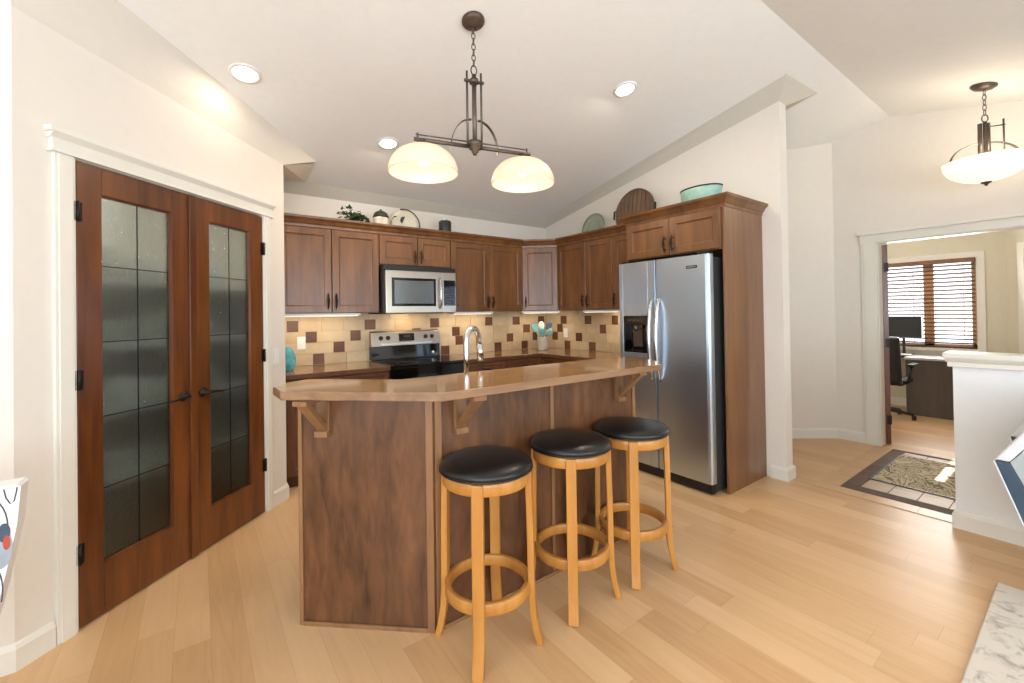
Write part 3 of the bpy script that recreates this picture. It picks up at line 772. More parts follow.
# ------------------------------------------------------------------ range
rg = thing('range', 'stainless and black electric range with a black glass cooktop', 'stove', (1.404, 3.735, 0))
w, d = 0.762, YA-3.735-0.014
MB().box(0.0, w, 0.03, d, 0.02, 0.895).build('body', M['black'], rg)
MB().box(-0.0, w, -0.012, d-0.06, 0.8955, 0.922).build('cooktop', M['gloss_black'], rg, bevel=0.006)
m = MB()
for (cx, cy, r) in ((0.2, 0.16, 0.10), (0.56, 0.16, 0.085), (0.2, 0.43, 0.075), (0.56, 0.43, 0.10)):
    m = MB(); m.tube([(cx+r*math.cos(2*PI*i/32), cy+r*math.sin(2*PI*i/32), 0.9222) for i in range(32)], 0.0016, 4, closed=True)
    m.build('burner_ring', M['grey'], rg)
MB().box(0.004, w-0.004, -0.015, 0.0295, 0.26, 0.79).build('oven_door', M['gloss_black'], rg, bevel=0.006)
MB().box(0.004, w-0.004, -0.012, 0.0295, 0.795, 0.892).build('front_rail', M['gloss_black'], rg, bevel=0.004)
MB().box(0.004, w-0.004, -0.012, 0.0295, 0.05, 0.25).build('warming_drawer', M['steel_w'], rg, bevel=0.006)
m = MB(); m.tube([(0.06, -0.016, 0.745), (0.06, -0.055, 0.745), (w-0.06, -0.055, 0.745), (w-0.06, -0.016, 0.745)], 0.012, 10); m.build('door_handle', M['nickel'], rg)
# backguard, tilted console
m = MB(); m.prism([(d-0.058, 0.923), (d-0.05, 1.055), (d, 1.055), (d, 0.923)], 0.0, w, 'yz'); m.build('backguard', M['gloss_black'], rg, bevel=0.003)
bgd = MB(); bgd.prism([(d-0.075, 1.056), (d-0.052, 1.20), (d-0.02, 1.212), (d, 1.205), (d, 1.056)], 0.0, w, 'yz'); con = bgd.build('console', M['steel_w'], rg, bevel=0.004)
ty = math.atan2(0.023, 0.144)
TK = Matrix.Translation((0, d-0.075, 1.056)) @ Matrix.Rotation(-ty, 4, 'X')
m = MB(); m.box(0.29, 0.46, -0.004, -0.0005, 0.045, 0.125, tf=TK); m.build('display', M['gloss_black'], con)
m = MB()
for k in range(4): m.box(0.315+k*0.03, 0.335+k*0.03, -0.0055, -0.0042, 0.058, 0.068, tf=TK)
m.box(0.34, 0.41, -0.0055, -0.0042, 0.088, 0.112, tf=TK); m.build('display_digits', M['grey'], con)
m = MB(); m.box(0.10, 0.66, -0.003, -0.0004, 0.012, 0.03, tf=TK); m.build('console_lip', M['nickel'], con)
for x in (0.10, 0.175, 0.59, 0.665):
    m = MB(); m.lathe([(0.001, 0), (0.024, 0), (0.022, 0.006), (0.018, 0.02), (0.001, 0.021)], tf=TK @ Matrix.Translation((x, -0.0005, 0.085)) @ Matrix.Rotation(PI/2, 4, 'X'), n=18)
    m.box(x-0.003, x+0.003, -0.027, -0.0215, 0.067, 0.103, tf=TK); m.build('knob', M['black'], con)
m = MB(); m.lathe([(0.001, 0), (0.016, 0), (0.016, 0.002), (0.001, 0.0022)], tf=Matrix.Translation((0.68, d-0.057, 0.965)) @ Matrix.Rotation(PI/2, 4, 'X'), n=16); m.build('sticker', M['white'], rg, label='small round white sticker')

# ------------------------------------------------------------------ fridge
fr = thing('fridge', 'stainless side-by-side fridge with a black ice and water dispenser', 'fridge', (3.04, 2.530, 0), -PI/2)
fw, fh = 0.836, 1.795
MB().box(0.005, fw-0.005, 0.065, 0.70, 0.02, fh-0.02).build('body', M['grey'], fr, bevel=0.004)
MB().box(0.012, fw-0.012, 0.02, 0.0645, 0.012, 0.075).build('kick_grille', M['black'], fr)
sx = 0.376
def fdoor(x0, x1, cut=None):
    m = MB(); y0, y1, z0, z1 = 0.0, 0.062, 0.085, fh
    if not cut: 
        m.prism([(x0, y1), (x0, y0+0.012), (x0+0.004, y0+0.003), (x0+0.014, y0), (x1-0.03, y0), (x1-0.012, y0+0.005), (x1-0.003, y0+0.016), (x1, y0+0.03), (x1, y1)], z0, z1, 'xy')
    else:
        c0, c1, d0, d1 = cut
        m.box(x0, c0, y0, y1, z0, z1); m.box(c1, x1, y0, y1, z0, z1); m.box(c0, c1, y0, y1, z0, d0); m.box(c0, c1, y0, y1, d1, z1)
    return m.build('door', M['steel'], fr, bevel=0.003)
fdoor(sx+0.003, fw)
dl = fdoor(0.0, sx-0.003, (0.040, 0.300, 1.02, 1.335))
m = MB()
m.box(0.0405, 0.2995, 0.004, 0.02, 1.262, 1.3345); m.box(0.0405, 0.2995, 0.045, 0.0615, 1.0205, 1.262)
m.box(0.0405, 0.068, 0.004, 0.045, 1.0205, 1.262); m.box(0.277, 0.2995, 0.004, 0.045, 1.0205, 1.262); m.box(0.068, 0.277, 0.004, 0.045, 1.0205, 1.035)
m.box(0.068, 0.277, 0.02, 0.045, 1.255, 1.262)
dp = m.build('dispenser', M['gloss_black'], dl, bevel=0.002)
m = MB()
for k in range(6): m.box(0.085+k*0.03, 0.103+k*0.03, 0.0015, 0.0038, 1.29, 1.308)
m.build('dispenser_buttons', M['pewter'], dl); m = MB()
m.box(0.125, 0.215, 0.03, 0.043, 1.07, 1.262); m.cyl((0.15, 0.03, 1.2), (0.15, 0.03, 1.26), 0.02, n=12); m.cyl((0.205, 0.03, 1.22), (0.205, 0.03, 1.26), 0.014, n=12)
m.build('dispenser_paddle', M['pewter'], dl)
for s, x in ((-1, sx-0.032), (1, sx+0.034)):
    m = MB()
    zs = [0.80, 0.835, 0.92, 1.04, 1.14, 1.25, 1.37, 1.445, 1.48]; ys = [-0.002, -0.02, -0.043, -0.056, -0.060, -0.056, -0.043, -0.02, -0.002]
    m.tube([(x, y, z) for y, z in zip(ys, zs)], [0.011, 0.013, 0.014, 0.015, 0.015, 0.015, 0.014, 0.013, 0.011], 12)
    m.build('handle', M['nickel'], fr)
bd = MB().box(0.655, 0.745, -0.004, -0.0005, 1.695, 1.718).build('badge', M['black'], fr, bevel=0.001)
m = MB()
for k in range(8): m.box(0.662+k*0.0098, 0.669+k*0.0098, -0.0048, -0.0042, 1.701, 1.712)
m.build('badge_lettering', M['nickel'], bd)
m = MB(); m.box(0.02, 0.10, 0.02, 0.10, fh+0.0005, fh+0.018); m.build('hinge_cover', M['black'], fr); m = MB(); m.box(fw-0.1, fw-0.02, 0.02, 0.10, fh+0.0005, fh+0.018); m.build('hinge_cover', M['black'], fr)

# ------------------------------------------------------------------ island
isl = thing('kitchen_island', 'stained maple kitchen island with a raised bar and angled end panel', 'island', (0.821, 1.712, 0))
IO = Vector((0.821, 1.712))
def il(p): return (p[0]-IO.x, p[1]-IO.y)
B0, B1, B2 = (0.36, 2.127), (0.821, 1.712), (2.181, 1.712)
WT = 1.031
poly = [B0, B1, B2, (2.181, 1.85), (0.877, 1.85), (0.442, 2.241)]
MB().prism([il(p) for p in poly], 0.0, WT).build('bar_wall', M['isl'], isl)
# cabinets behind the bar wall
poly = [(0.446, 2.244), (0.88, 1.852), (2.179, 1.852), (2.179, 2.50), (0.446, 2.50)]
MB().prism([il(p) for p in poly], 0.0, 0.873).build('cabinet_body', M['cab_dark'], isl)
poly = [(0.43, 2.262), (0.885, 1.853), (2.185, 1.853), (2.185, 2.525), (0.43, 2.525)]
o = MB().prism([il(p) for p in poly], 0.875, CZ).build('lower_worktop', M['counter'], isl, bevel=0.003)
# trim strips on the visible panels
dch = (Vector(B1)-Vector(B0)).normalized(); nch = Vector((dch.y, -dch.x))
if nch.y > 0: nch = -nch
def TI(p, dx): # local frame: x along dx, y out of wall
    n = Vector((dx.y, -dx.x))
    mt = Matrix(((dx.x, n.x, 0, 0), (dx.y, n.y, 0, 0), (0, 0, 1, 0), (0, 0, 0, 1))); mt.translation = Vector((p[0]-IO.x, p[1]-IO.y, 0)); return mt
Lc = (Vector(B1)-Vector(B0)).length
T1 = TI(B0, dch); T2 = TI(B1, Vector((1, 0)))
LF = B2[0]-B1[0]
m = MB()
m.box(0.002, 0.02, 0.0005, 0.008, 0.0, WT-0.002, tf=T1); m.box(Lc-0.034, Lc-0.002, 0.0005, 0.008, 0, WT-0.002, tf=T1)
m.box(0.02, Lc-0.034, 0.0005, 0.010, 0, 0.018, tf=T1)
m.box(0.004, 0.036, 0.0005, 0.008, 0, WT-0.002, tf=T2); m.box(0.667, 0.690, 0.0005, 0.007, 0, WT-0.002, tf=T2); m.box(LF-0.026, LF, 0.0005, 0.008, 0, WT-0.002, tf=T2)
m.box(0.036, LF-0.026, 0.0005, 0.010, 0, 0.018, tf=T2)
m.build('panel_trim', M['isl_trim'], isl, bevel=0.002)
def corbel(T, u, out=0.19, drop=0.17):
    c = MB()
    c.box(u-0.03, u+0.03, 0.001, 0.020, WT-drop-0.02, WT-0.002, tf=T)
    c.box(u-0.03, u+0.03, 0.020, out, WT-0.022, WT-0.002, tf=T)
    c.prism([(0.020, WT-drop+0.005), (0.020, WT-drop+0.035), (out-0.045, WT-0.022), (out-0.012, WT-0.022)], u-0.022, u+0.022, 'yz', tf=T)
    c.prism([(0.020, WT-drop-0.02), (0.036, WT-drop-0.02), (0.036, WT-drop+0.004), (0.020, WT-drop+0.012)], u-0.03, u+0.03, 'yz', tf=T)
    return c.build('corbel', M['isl_trim'], isl, bevel=0.002)
corbel(T1, 0.125); corbel(T2, 0.125); corbel(T2, 1.205)
# bar top
bar = [(0.268, 1.969), (0.763, 1.507), (2.150, 1.487), (2.296, 1.640), (2.318, 1.700), (2.318, 1.90), (2.27, 1.958), (0.776, 1.962), (0.437, 2.288), (0.34, 2.24), (0.262, 2.128)]
m = MB(); m.prism([il(p) for p in bar], WT+0.001, 1.067)
o = m.build('bar_top', [M['counter'], M['bar_edge']], isl, bevel=0.005)
for p in o.data.polygons:
    if abs(p.normal.z) < 0.5: p.material_index = 1
# sink and faucet
m = MB(); m.box(0.98-IO.x, 1.62-IO.x, 2.13-IO.y, 2.47-IO.y, CZ+0.0005, CZ+0.006); m.build('sink_rim', M['nickel'], isl, bevel=0.002)
fc = thing('faucet', 'chrome gooseneck faucet rising behind the raised bar', 'faucet', (1.205, 2.085, CZ))
m = MB(); m.lathe([(0.001, 0.0005), (0.028, 0.0005), (0.028, 0.012), (0.02, 0.02), (0.0175, 0.04), (0.0165, 0.10), (0.001, 0.101)], n=20); m.build('base', M['chrome'], fc)
dx, dy = 0.87, 0.50
pts = [(0, 0, 0.10), (0, 0, 0.22), (0, 0, 0.30)]; R_ = 0.075
for i in range(1, 13):
    a = PI-PI*i/12*1.0
    pts.append(((R_+R_*math.cos(a))*dx, (R_+R_*math.cos(a))*dy, 0.30+R_*math.sin(a)))
pts.append((2*R_*dx+0.006*dx, 2*R_*dy+0.006*dy, 0.27))
m = MB(); m.tube(pts, 0.016, 12); m.build('spout', M['chrome'], fc)
e0 = Vector(pts[-1]); m = MB(); m.cyl(e0+Vector((0, 0, 0.005)), e0+Vector((0.012*dx, 0.012*dy, -0.085)), 0.0185, 0.021, n=14); m.build('spray_head', M['chrome'], fc)
m = MB(); m.tube([(0.012, -0.008, 0.06), (0.05, -0.03, 0.075), (0.085, -0.05, 0.10)], [0.009, 0.007, 0.006], 10); m.build('lever', M['chrome'], fc)

# ------------------------------------------------------------------ stools
def stool():
    t = thing('bar_stool', '', 'stool', (0, 0, 0), 0, 'bar stools along the island')
    c = MB(); c.lathe([(0.001, 0.718), (0.175, 0.718), (0.190, 0.722), (0.197, 0.732), (0.196, 0.744), (0.185, 0.755), (0.14, 0.766), (0.08, 0.772), (0.001, 0.774)], n=48)
    c.tube([(0.196*math.cos(2*PI*i/48), 0.196*math.sin(2*PI*i/48), 0.727) for i in range(48)], 0.004, 6, closed=True)
    c.build('cushion', M['vinyl'], t)
    a = MB(); a.lathe([(0.158, 0.668), (0.181, 0.668), (0.184, 0.672), (0.184, 0.713), (0.181, 0.717), (0.158, 0.717), (0.158, 0.668)], n=48)
    a.build('apron', M['oak'], t)
    f = MB(); f.lathe([(0.160, 0.212), (0.178, 0.212), (0.181, 0.216), (0.181, 0.256), (0.178, 0.260), (0.160, 0.260), (0.157, 0.256), (0.157, 0.216), (0.160, 0.212)], n=48)
    f.build('foot_ring', M['oak'], t)
    for k in range(4):
        g = PI/4+k*PI/2; tf = Matrix.Rotation(g, 4, 'Z')
        l = MB(); l.strip([(0.178, 0, 0.716), (0.181, 0, 0.60), (0.184, 0, 0.45), (0.185, 0, 0.30), (0.186, 0, 0.20), (0.191, 0, 0.13), (0.203, 0, 0.06), (0.219, 0, 0.0)], 0.047, 0.028, tf=tf, side=(0, 1, 0))
        l.build('leg', M['oak'], t, bevel=0.005)
    return t
s0 = stool()
for i, (x, y, rz, lab) in enumerate(((0.985, 1.548, 0.02, 'round black-topped oak bar stool nearest the camera at the corner of the island'),
                                     (1.468, 1.540, 0.03, 'middle oak bar stool with a black cushion between its two neighbours'),
                                     (1.905, 1.520, -0.06, 'farthest oak bar stool with a black cushion, closest to the fridge'))):
    s = s0 if i == 0 else copy_tree(s0)
    s.location = (x, y, 0); s.rotation_euler.z = rz; s['label'] = lab

# ------------------------------------------------------------------ lamps
def chain(mb, x, y, z0, z1, n):
    L = (z1-z0)/n
    for i in range(n):
        c = z0+L*(i+0.5); pts = []
        for k in range(12):
            t = 2*PI*k/12; u = 0.011*math.cos(t); w = L*0.62*math.sin(t)
            pts.append((x+(u if i % 2 else 0), y+(0 if i % 2 else u), c+w))
        mb.tube(pts, 0.0028, 6, closed=True)
def ceil_tilt(y): return math.atan(-SL) if y >= YR else math.atan(SS)
px_, py_ = 1.286, 2.093
pd = thing('pendant_light', 'two-shade pewter pendant lamp hanging over the island', 'lamp', (px_, py_, 0), math.radians(-14))
zc_ = zc(py_)
m = MB(); m.lathe([(0.001, 0), (0.065, -0.001), (0.066, -0.012), (0.05, -0.028), (0.02, -0.036), (0.012, -0.045), (0.001, -0.046)], tf=Matrix.Translation((0, 0, zc_-0.001)) @ Matrix.Rotation(math.radians(14), 4, 'Z') @ Matrix.Rotation(ceil_tilt(py_), 4, 'X')); m.build('canopy', M['oiled'], pd)
m = MB(); chain(m, 0, 0, 2.79, zc_-0.045, 7); m.build('chain', M['pewter'], pd)
ZB = 2.325
m = MB()
m.tube([(0.017*math.cos(2*PI*i/12), 0, 2.765+0.028*math.sin(2*PI*i/12)) for i in range(12)], 0.004, 6, closed=True)
m.cyl((0, 0, ZB), (0, 0, 2.74), 0.013, n=14)
for s in (-1, 1): m.cyl((s*0.042, 0, ZB), (s*0.042, 0, 2.755), 0.0065, n=8)
m.box(-0.058, 0.058, -0.008, 0.008, 2.695, 2.707); m.lathe([(0.001, 2.69), (0.026, 2.69), (0.026, 2.712), (0.001, 2.713)])
m.lathe([(0.001, ZB-0.045), (0.012, ZB-0.045), (0.012, ZB-0.035), (0.02, ZB-0.03), (0.02, ZB-0.02), (0.034, ZB-0.012), (0.034, ZB+0.004), (0.042, ZB+0.008), (0.042, ZB+0.03), (0.001, ZB+0.032)])
for s in (-1, 1):
    m.cyl((s*0.03, 0, ZB), (s*0.345, 0, ZB), 0.011, n=10)
    m.cyl((s*0.05, 0, ZB+0.026), (s*0.335, 0, ZB+0.026), 0.004, n=8)
    m.cyl((s*0.325, 0, ZB-0.012), (s*0.325, 0, ZB+0.036), 0.005, n=8)
    m.cyl((s*0.295, 0, ZB-0.05), (s*0.295, 0, ZB), 0.016, n=12); 
m.build('stem_and_arm', M['pewter'], pd)
m = MB()
for s in (-1, 1):
    pts = [(s*(0.02+0.12*math.sin(PI/2*i/10)), 0, ZB+0.155-0.185*(1-math.cos(PI/2*i/10))) for i in range(11)]
    m.strip(pts, 0.022, 0.004, side=(0, 1, 0))
m.build('scroll_arm', M['pewter'], pd)
for s in (-1, 1):
    g = MB(); c = (s*0.295, 0, ZB-0.035); r0 = 0.187; hh = 0.142
    prof = [(0.018, 0.0)]
    for i in range(1, 15):
        a = PI/2*i/14; prof.append((0.018+(r0-0.018)*math.sin(a)**0.9, -hh*(1-math.cos(a))))
    prof.append((r0+0.002, -hh-0.006)); prof.append((r0-0.004, -hh-0.006))
    for i in range(14, 0, -1):
        a = PI/2*i/14; prof.append((0.016+(r0-0.022)*math.sin(a)**0.9, -0.005-(hh-0.004)*(1-math.cos(a))))
    prof.append((0.018, 0.0))
    g.lathe(prof, c, 40); g.build('shade', M['lampglass'], pd)
    b = MB(); b.lathe([(0.001, -0.105), (0.016, -0.100), (0.027, -0.085), (0.030, -0.068), (0.026, -0.05), (0.015, -0.03), (0.013, -0.012), (0.001, -0.011)], c, 18); b.build('bulb', M['bulb'], pd)
    q = Matrix.Rotation(math.radians(-14), 3, 'Z') @ Vector((s*0.295, 0, 0))
    light('pendant_bulb_glow', 'POINT', (px_+q.x, py_+q.y, ZB-0.155), 1.5, WARM, shadow_soft_size=0.04)
    light('pendant_downward_light', 'SPOT', (px_+q.x, py_+q.y, ZB-0.155), 22, WARM, shadow_soft_size=0.05, spot_size=math.radians(110), spot_blend=0.35)
# bowl pendant in the hall
bx, by = 4.957, 0.505; zb = zc(by)
bp = thing('pendant_light', 'white glass bowl pendant hanging over the entry', 'lamp', (bx, by, 0), math.radians(-53))
m = MB(); m.lathe([(0.001, 0), (0.075, 0), (0.077, -0.012), (0.055, -0.03), (0.015, -0.038), (0.001, -0.04)], tf=Matrix.Translation((0, 0, zb-0.001)) @ Matrix.Rotation(math.radians(53), 4, 'Z') @ Matrix.Rotation(ceil_tilt(by), 4, 'X')); m.build('canopy', M['pewter'], bp)
m = MB(); chain(m, 0, 0, 2.86, zb-0.035, 5); m.build('chain', M['pewter'], bp)
m = MB(); m.tube([(0.02*math.cos(2*PI*i/12), 0, 2.835+0.028*math.sin(2*PI*i/12)) for i in range(12)], 0.004, 6, closed=True)
m.cyl((0, 0, 2.36), (0, 0, 2.81), 0.012, n=12)
for s in (-1, 1): m.cyl((s*0.026, 0.012, 2.5), (s*0.024, 0.012, 2.80), 0.014, n=8)
m.cyl((0.10, -0.02, 2.5), (0.10, -0.02, 2.81), 0.006, n=8); m.cyl((0.0, 0, 2.765), (0.11, -0.02, 2.765), 0.005, n=8)
m.build('stem', M['pewter'], bp)
m = MB()
for a in (0, PI):
    pts = [Vector((0.03+0.19*math.sin(PI/2*i/10), 0, 2.645-0.14*(1-math.cos(PI/2*i/10)))) for i in range(11)]
    rt = Matrix.Rotation(a, 3, 'Z'); m.strip([rt @ p for p in pts], 0.022, 0.004, side=(0, 1, 0))
m.build('scroll_arm', M['pewter'], bp)
g = MB(); r0, hh, zt = 0.245, 0.165, 2.505
prof = []
for i in range(0, 13):
    a = PI/2*i/12; prof.append((max(0.001, r0*math.sin(a)), zt-hh*math.cos(a)))
prof += [(r0+0.003, zt+0.004), (r0-0.005, zt+0.004)]
for i in range(12, -1, -1):
    a = PI/2*i/12; prof.append((max(0.001, (r0-0.006)*math.sin(a)), zt-(hh-0.006)*math.cos(a)))
g.lathe(prof, n=44); g.build('bowl', M['bowlglass'], bp)
m = MB(); m.lathe([(0.001, zt-hh-0.032), (0.008, zt-hh-0.03), (0.012, zt-hh-0.018), (0.03, zt-hh-0.008), (0.032, zt-hh-0.001), (0.001, zt-hh)]); m.build('finial', M['pewter'], bp)
light('bowl_pendant_glow', 'POINT', (bx, by, 2.60), 9, (1.0, 0.88, 0.70), shadow_soft_size=0.12)

def downlight(label, x, y, energy):
    z = zc(y); tf = Matrix.Translation((x, y, z)) @ Matrix.Rotation(ceil_tilt(y), 4, 'X')
    c = thing('downlight', label, 'light', (x, y, z), 0, 'recessed ceiling downlights')
    c.rotation_euler = (ceil_tilt(y), 0, 0)
    MB().lathe([(0.066, -0.0005), (0.088, -0.0005), (0.086, -0.008), (0.068, -0.010), (0.066, -0.0005)], n=32).build('trim_ring', M['white'], c)
    MB().lathe([(0.001, -0.001), (0.0655, -0.001), (0.0655, -0.004), (0.001, -0.0045)], n=32).build('lamp_face', M['can'], c)
    light('downlight_beam', 'AREA', (x, y, z-0.03), energy, WARM, (0, 0, -1), shape='DISK', size=0.13)
downlight('recessed ceiling downlight above the pantry doors', 0.244, 3.053, 1.6)
downlight('recessed ceiling downlight above the range wall, left of the pendant', 1.271, 3.426, 11)
downlight('recessed ceiling downlight in front of the fridge', 2.62, 2.092, 11)

# ------------------------------------------------------------------ switches, outlets
def plate(name, label, cat, loc, rz, kind):
    t = thing(name, label, cat, loc, rz)
    MB().box(-0.036, 0.036, -0.006, -0.0005, -0.058, 0.058).build('cover_plate', M['white'], t, bevel=0.003)
    m = MB()
    if kind == 'switch': m.box(-0.016, 0.016, -0.010, -0.0065, -0.032, 0.032)
    else:
        for z in (-0.02, 0.02): m.box(-0.016, 0.016, -0.0085, -0.0065, z-0.014, z+0.014)
    m.build('rocker' if kind == 'switch' else 'sockets', M['white'], t, bevel=0.002)
pu = 0.695
plate('light_switch', 'white light switch on the pantry wall beside the right door hinge side', 'switch', (CJ.x+pu*R2, CJ.y+pu*R2, 1.086), PI/4, 'switch')
plate('wall_outlet', 'white outlet in the backsplash near the pantry corner', 'outlet', (0.776, YA-0.0115, 1.127), 0, 'outlet')
plate('wall_outlet', 'white outlet in the backsplash right of the utensil crock', 'outlet', (XB-0.0115, 4.013, 1.118), -PI/2, 'outlet')

# ------------------------------------------------------------------ worktop objects
cx, cy = 3.47, 4.10
o = MB().lathe([(0.001, 0), (0.062, 0), (0.068, 0.008), (0.070, 0.05), (0.070, 0.15), (0.073, 0.156), (0.070, 0.16), (0.064, 0.158), (0.063, 0.02), (0.001, 0.018)], n=28).build('utensil_crock', M['stone'], loc=(cx, cy, CZ+0.0005))
tag(o, 'speckled stoneware crock holding utensils in the worktop corner', 'crock')
def utensil(name, label, dx, dy, L, head, mat):
    dx *= 0.78; dy *= 0.78
    u = thing(name, label, 'utensil', (cx+dx*0.2, cy+dy*0.2, CZ+0.022), 0, 'utensils in the crock')
    b = Vector((0, 0, 0)); t_ = Vector((dx, dy, L)); dr = (t_-b).normalized()
    MB().tube([b, b+dr*(L*0.55), t_], [0.006, 0.006, 0.0055], 8).build('handle', M['beech'] if 'wood' in label else M[mat], u)
    yv = Vector((-0.65, -0.76, 0)); yv = (yv-dr*yv.dot(dr)).normalized(); xv = yv.cross(dr)
    tf = Matrix.Translation(t_+dr*0.028) @ Matrix((xv, yv, dr)).transposed().to_4x4()
    m = MB()
    if head == 'spoon': m.sph((0, 0, 0), (0.040, 0.013, 0.054), 14, tf=tf)
    elif head == 'flat': m.prism([(-0.022, -0.04), (0.022, -0.04), (0.038, 0.035), (0.03, 0.055), (-0.03, 0.055), (-0.038, 0.035)], -0.004, 0.004, 'xz', tf=tf)
    elif head == 'whisk':
        for k in range(5):
            g = PI*k/5; m.tube([(math.cos(g)*0.028*math.sin(PI*i/10)*(1 if True else 1), math.sin(g)*0.028*math.sin(PI*i/10), -0.045+0.10*i/10) for i in range(11)], 0.0028, 5, tf=tf)
            m.tube([(-math.cos(g)*0.028*math.sin(PI*i/10), -math.sin(g)*0.028*math.sin(PI*i/10), -0.045+0.10*i/10) for i in range(11)], 0.0028, 5, tf=tf)
    m.build('head', M[mat], u)
utensil('spatula', 'aqua silicone spatula leaning left in the crock', -0.075, 0.045, 0.225, 'flat', 'blueutensil')
utensil('serving_spoon', 'aqua spoon in the middle left of the crock', -0.045, -0.045, 0.18, 'spoon', 'blueutensil')
utensil('serving_spoon', 'cream wooden-handled spoon standing in the centre of the crock', -0.01, 0.012, 0.25, 'spoon', 'cream')
utensil('spatula', 'navy silicone turner leaning right in the crock', 0.07, -0.03, 0.235, 'flat', 'navy')
utensil('serving_spoon', 'pale mint spoon leaning far right in the crock', 0.035, -0.085, 0.17, 'spoon', 'mint')
utensil('whisk', 'small navy whisk at the back of the crock', 0.055, 0.06, 0.20, 'whisk', 'navy')
vz = MB().lathe([(0.001, 0), (0.03, 0), (0.044, 0.02), (0.056, 0.07), (0.054, 0.12), (0.038, 0.165), (0.020, 0.19), (0.022, 0.20), (0.001, 0.201)], n=24).build('vase', M['teal'], loc=(0.618, 4.05, CZ+0.0005))
tag(vz, 'glossy teal vase on the worktop beside the pantry corner', 'vase')

# ------------------------------------------------------------------ objects on top of the cabinets
TZ = UZ+UH+0.0005
def ivy():
    t = thing('ivy_plant', 'trailing ivy in a low woven pot on top of the cabinet nearest the pantry', 'plant', (1.225, 4.17, TZ))
    MB().lathe([(0.001, 0), (0.055, 0), (0.07, 0.06), (0.072, 0.09), (0.062, 0.09), (0.058, 0.075), (0.001, 0.07)], n=20).build('pot', M['terracotta'], t)
    m = MB(); rnd = random.Random(3)
    st = MB()
    for k in range(16):
        a = rnd.uniform(0, 2*PI); ex = rnd.uniform(-0.16, 0.135); ey = rnd.uniform(-0.13, 0.05); ez = 0.10+rnd.uniform(0.0, 0.07)
        if k == 0: ex, ez = -0.155, 0.205
        if k == 1: ex, ez = 0.05, 0.17
        if k == 2: ex, ez = -0.12, 0.17
        mid = Vector((ex*0.4, ey*0.5, ez+0.03)); end = Vector((ex, ey, ez-0.0)); b = Vector((0, 0, 0.07))
        st.tube([b, mid, end], 0.0022, 5)
        for j in range(9):
            f = (j+1)/9; p = b.lerp(mid, f*2) if f < 0.5 else mid.lerp(end, f*2-1)
            p = p+Vector((rnd.uniform(-0.025, 0.025), rnd.uniform(-0.02, 0.02), rnd.uniform(-0.01, 0.02))); s = rnd.uniform(0.015, 0.026)
            rt = Matrix.Translation(p) @ Matrix.Rotation(rnd.uniform(0, 6.28), 4, 'Z') @ Matrix.Rotation(rnd.uniform(0.2, 1.3), 4, 'X')
            m.add([(0, -s, 0), (s*0.9, -s*0.4, s*0.15), (s*0.5, s*0.3, 0.0), (0, s*1.2, -s*0.1), (-s*0.5, s*0.3, 0), (-s*0.9, -s*0.4, s*0.15), (0, 0, 0.003), (0, 0, -0.003)],
                  [(0, 1, 6), (1, 2, 6), (2, 3, 6), (3, 4, 6), (4, 5, 6), (5, 0, 6), (1, 0, 7), (2, 1, 7), (3, 2, 7), (4, 3, 7), (5, 4, 7), (0, 5, 7)], tf=rt)
    st.build('stems', M['leaf'], t); m.build('leaves', M['leaf'], t)
ivy()
j = thing('lidded_jar', 'cream jar with a dark green domed lid between the ivy and the plate', 'jar', (1.462, 4.16, TZ))
MB().lathe([(0.001, 0), (0.05, 0), (0.066, 0.02), (0.075, 0.10), (0.073, 0.175), (0.001, 0.176)], n=26).build('body', M['cream'], j)
MB().lathe([(0.001, 0.1765), (0.077, 0.1765), (0.075, 0.19), (0.062, 0.222), (0.035, 0.24), (0.012, 0.247), (0.012, 0.258), (0.001, 0.262)], n=26).build('lid', M['darkleaf'], j)
def disc_tf(x, y, z, rz, lean): return Matrix.Translation((x, y, z)) @ Matrix.Rotation(rz, 4, 'Z') @ Matrix.Rotation(PI/2-lean, 4, 'X')
p = thing('display_plate', 'cream plate with a dark rim and leaf motif leaning above the microwave', 'plate', (1.745, 4.25, TZ))
tf = Matrix.Translation((0, 0, 0.158)) @ Matrix.Rotation(PI/2-0.14, 4, 'X')
MB().lathe([(0.001, 0), (0.10, 0.0), (0.115, 0.008), (0.158, 0.018), (0.158, 0.024), (0.11, 0.015), (0.095, 0.007), (0.001, 0.007)], n=40, tf=tf).build('plate_body', M['cream'], p)
m = MB(); m.tube([(0.156*math.cos(t), 0.156*math.sin(t), 0.024) for t in [(-0.9+2.8*i/30) for i in range(31)]], 0.007, 6, tf=tf)
m.tube([(-0.10+0.085*math.cos(t)*0.6, -0.02+0.09*math.sin(t), 0.018) for t in [(1.4+2.2*i/14) for i in range(15)]], 0.006, 6, tf=tf)
m.add([(-0.035, 0.0, 0.012), (-0.01, 0.05, 0.013), (0.005, 0.085, 0.012), (-0.04, 0.07, 0.013), (-0.055, 0.03, 0.012)], [(0, 1, 2, 3, 4)], tf=tf); m.build('painted_leaf', M['darkleaf'], p, label='dark green leaf and rim stroke')
c = thing('candle_pot', 'small dark textured candle pot above the cabinet right of the microwave', 'candle holder', (2.18, 4.19, TZ), 0)
m = MB(); m.lathe([(0.001, 0), (0.058, 0), (0.066, 0.01), (0.066, 0.225), (0.060, 0.232), (0.055, 0.225), (0.052, 0.18), (0.001, 0.18)], n=22)
for i in range(7):
    z = 0.02+i*0.031; m.tube([(0.067*math.cos(2*PI*k/22), 0.065*math.sin(2*PI*k/22), z) for k in range(22)], 0.004, 5, closed=True)
m.build('pot', M['grey'], c)
MB().cyl((0, 0, 0.181), (0, 0, 0.262), 0.022, n=14).build('candle', M['white'], c)
p = thing('glass_platter', 'sage green glass platter leaning on the wall cabinets of the fridge wall', 'plate', (3.655, 3.385, TZ), -PI/2)
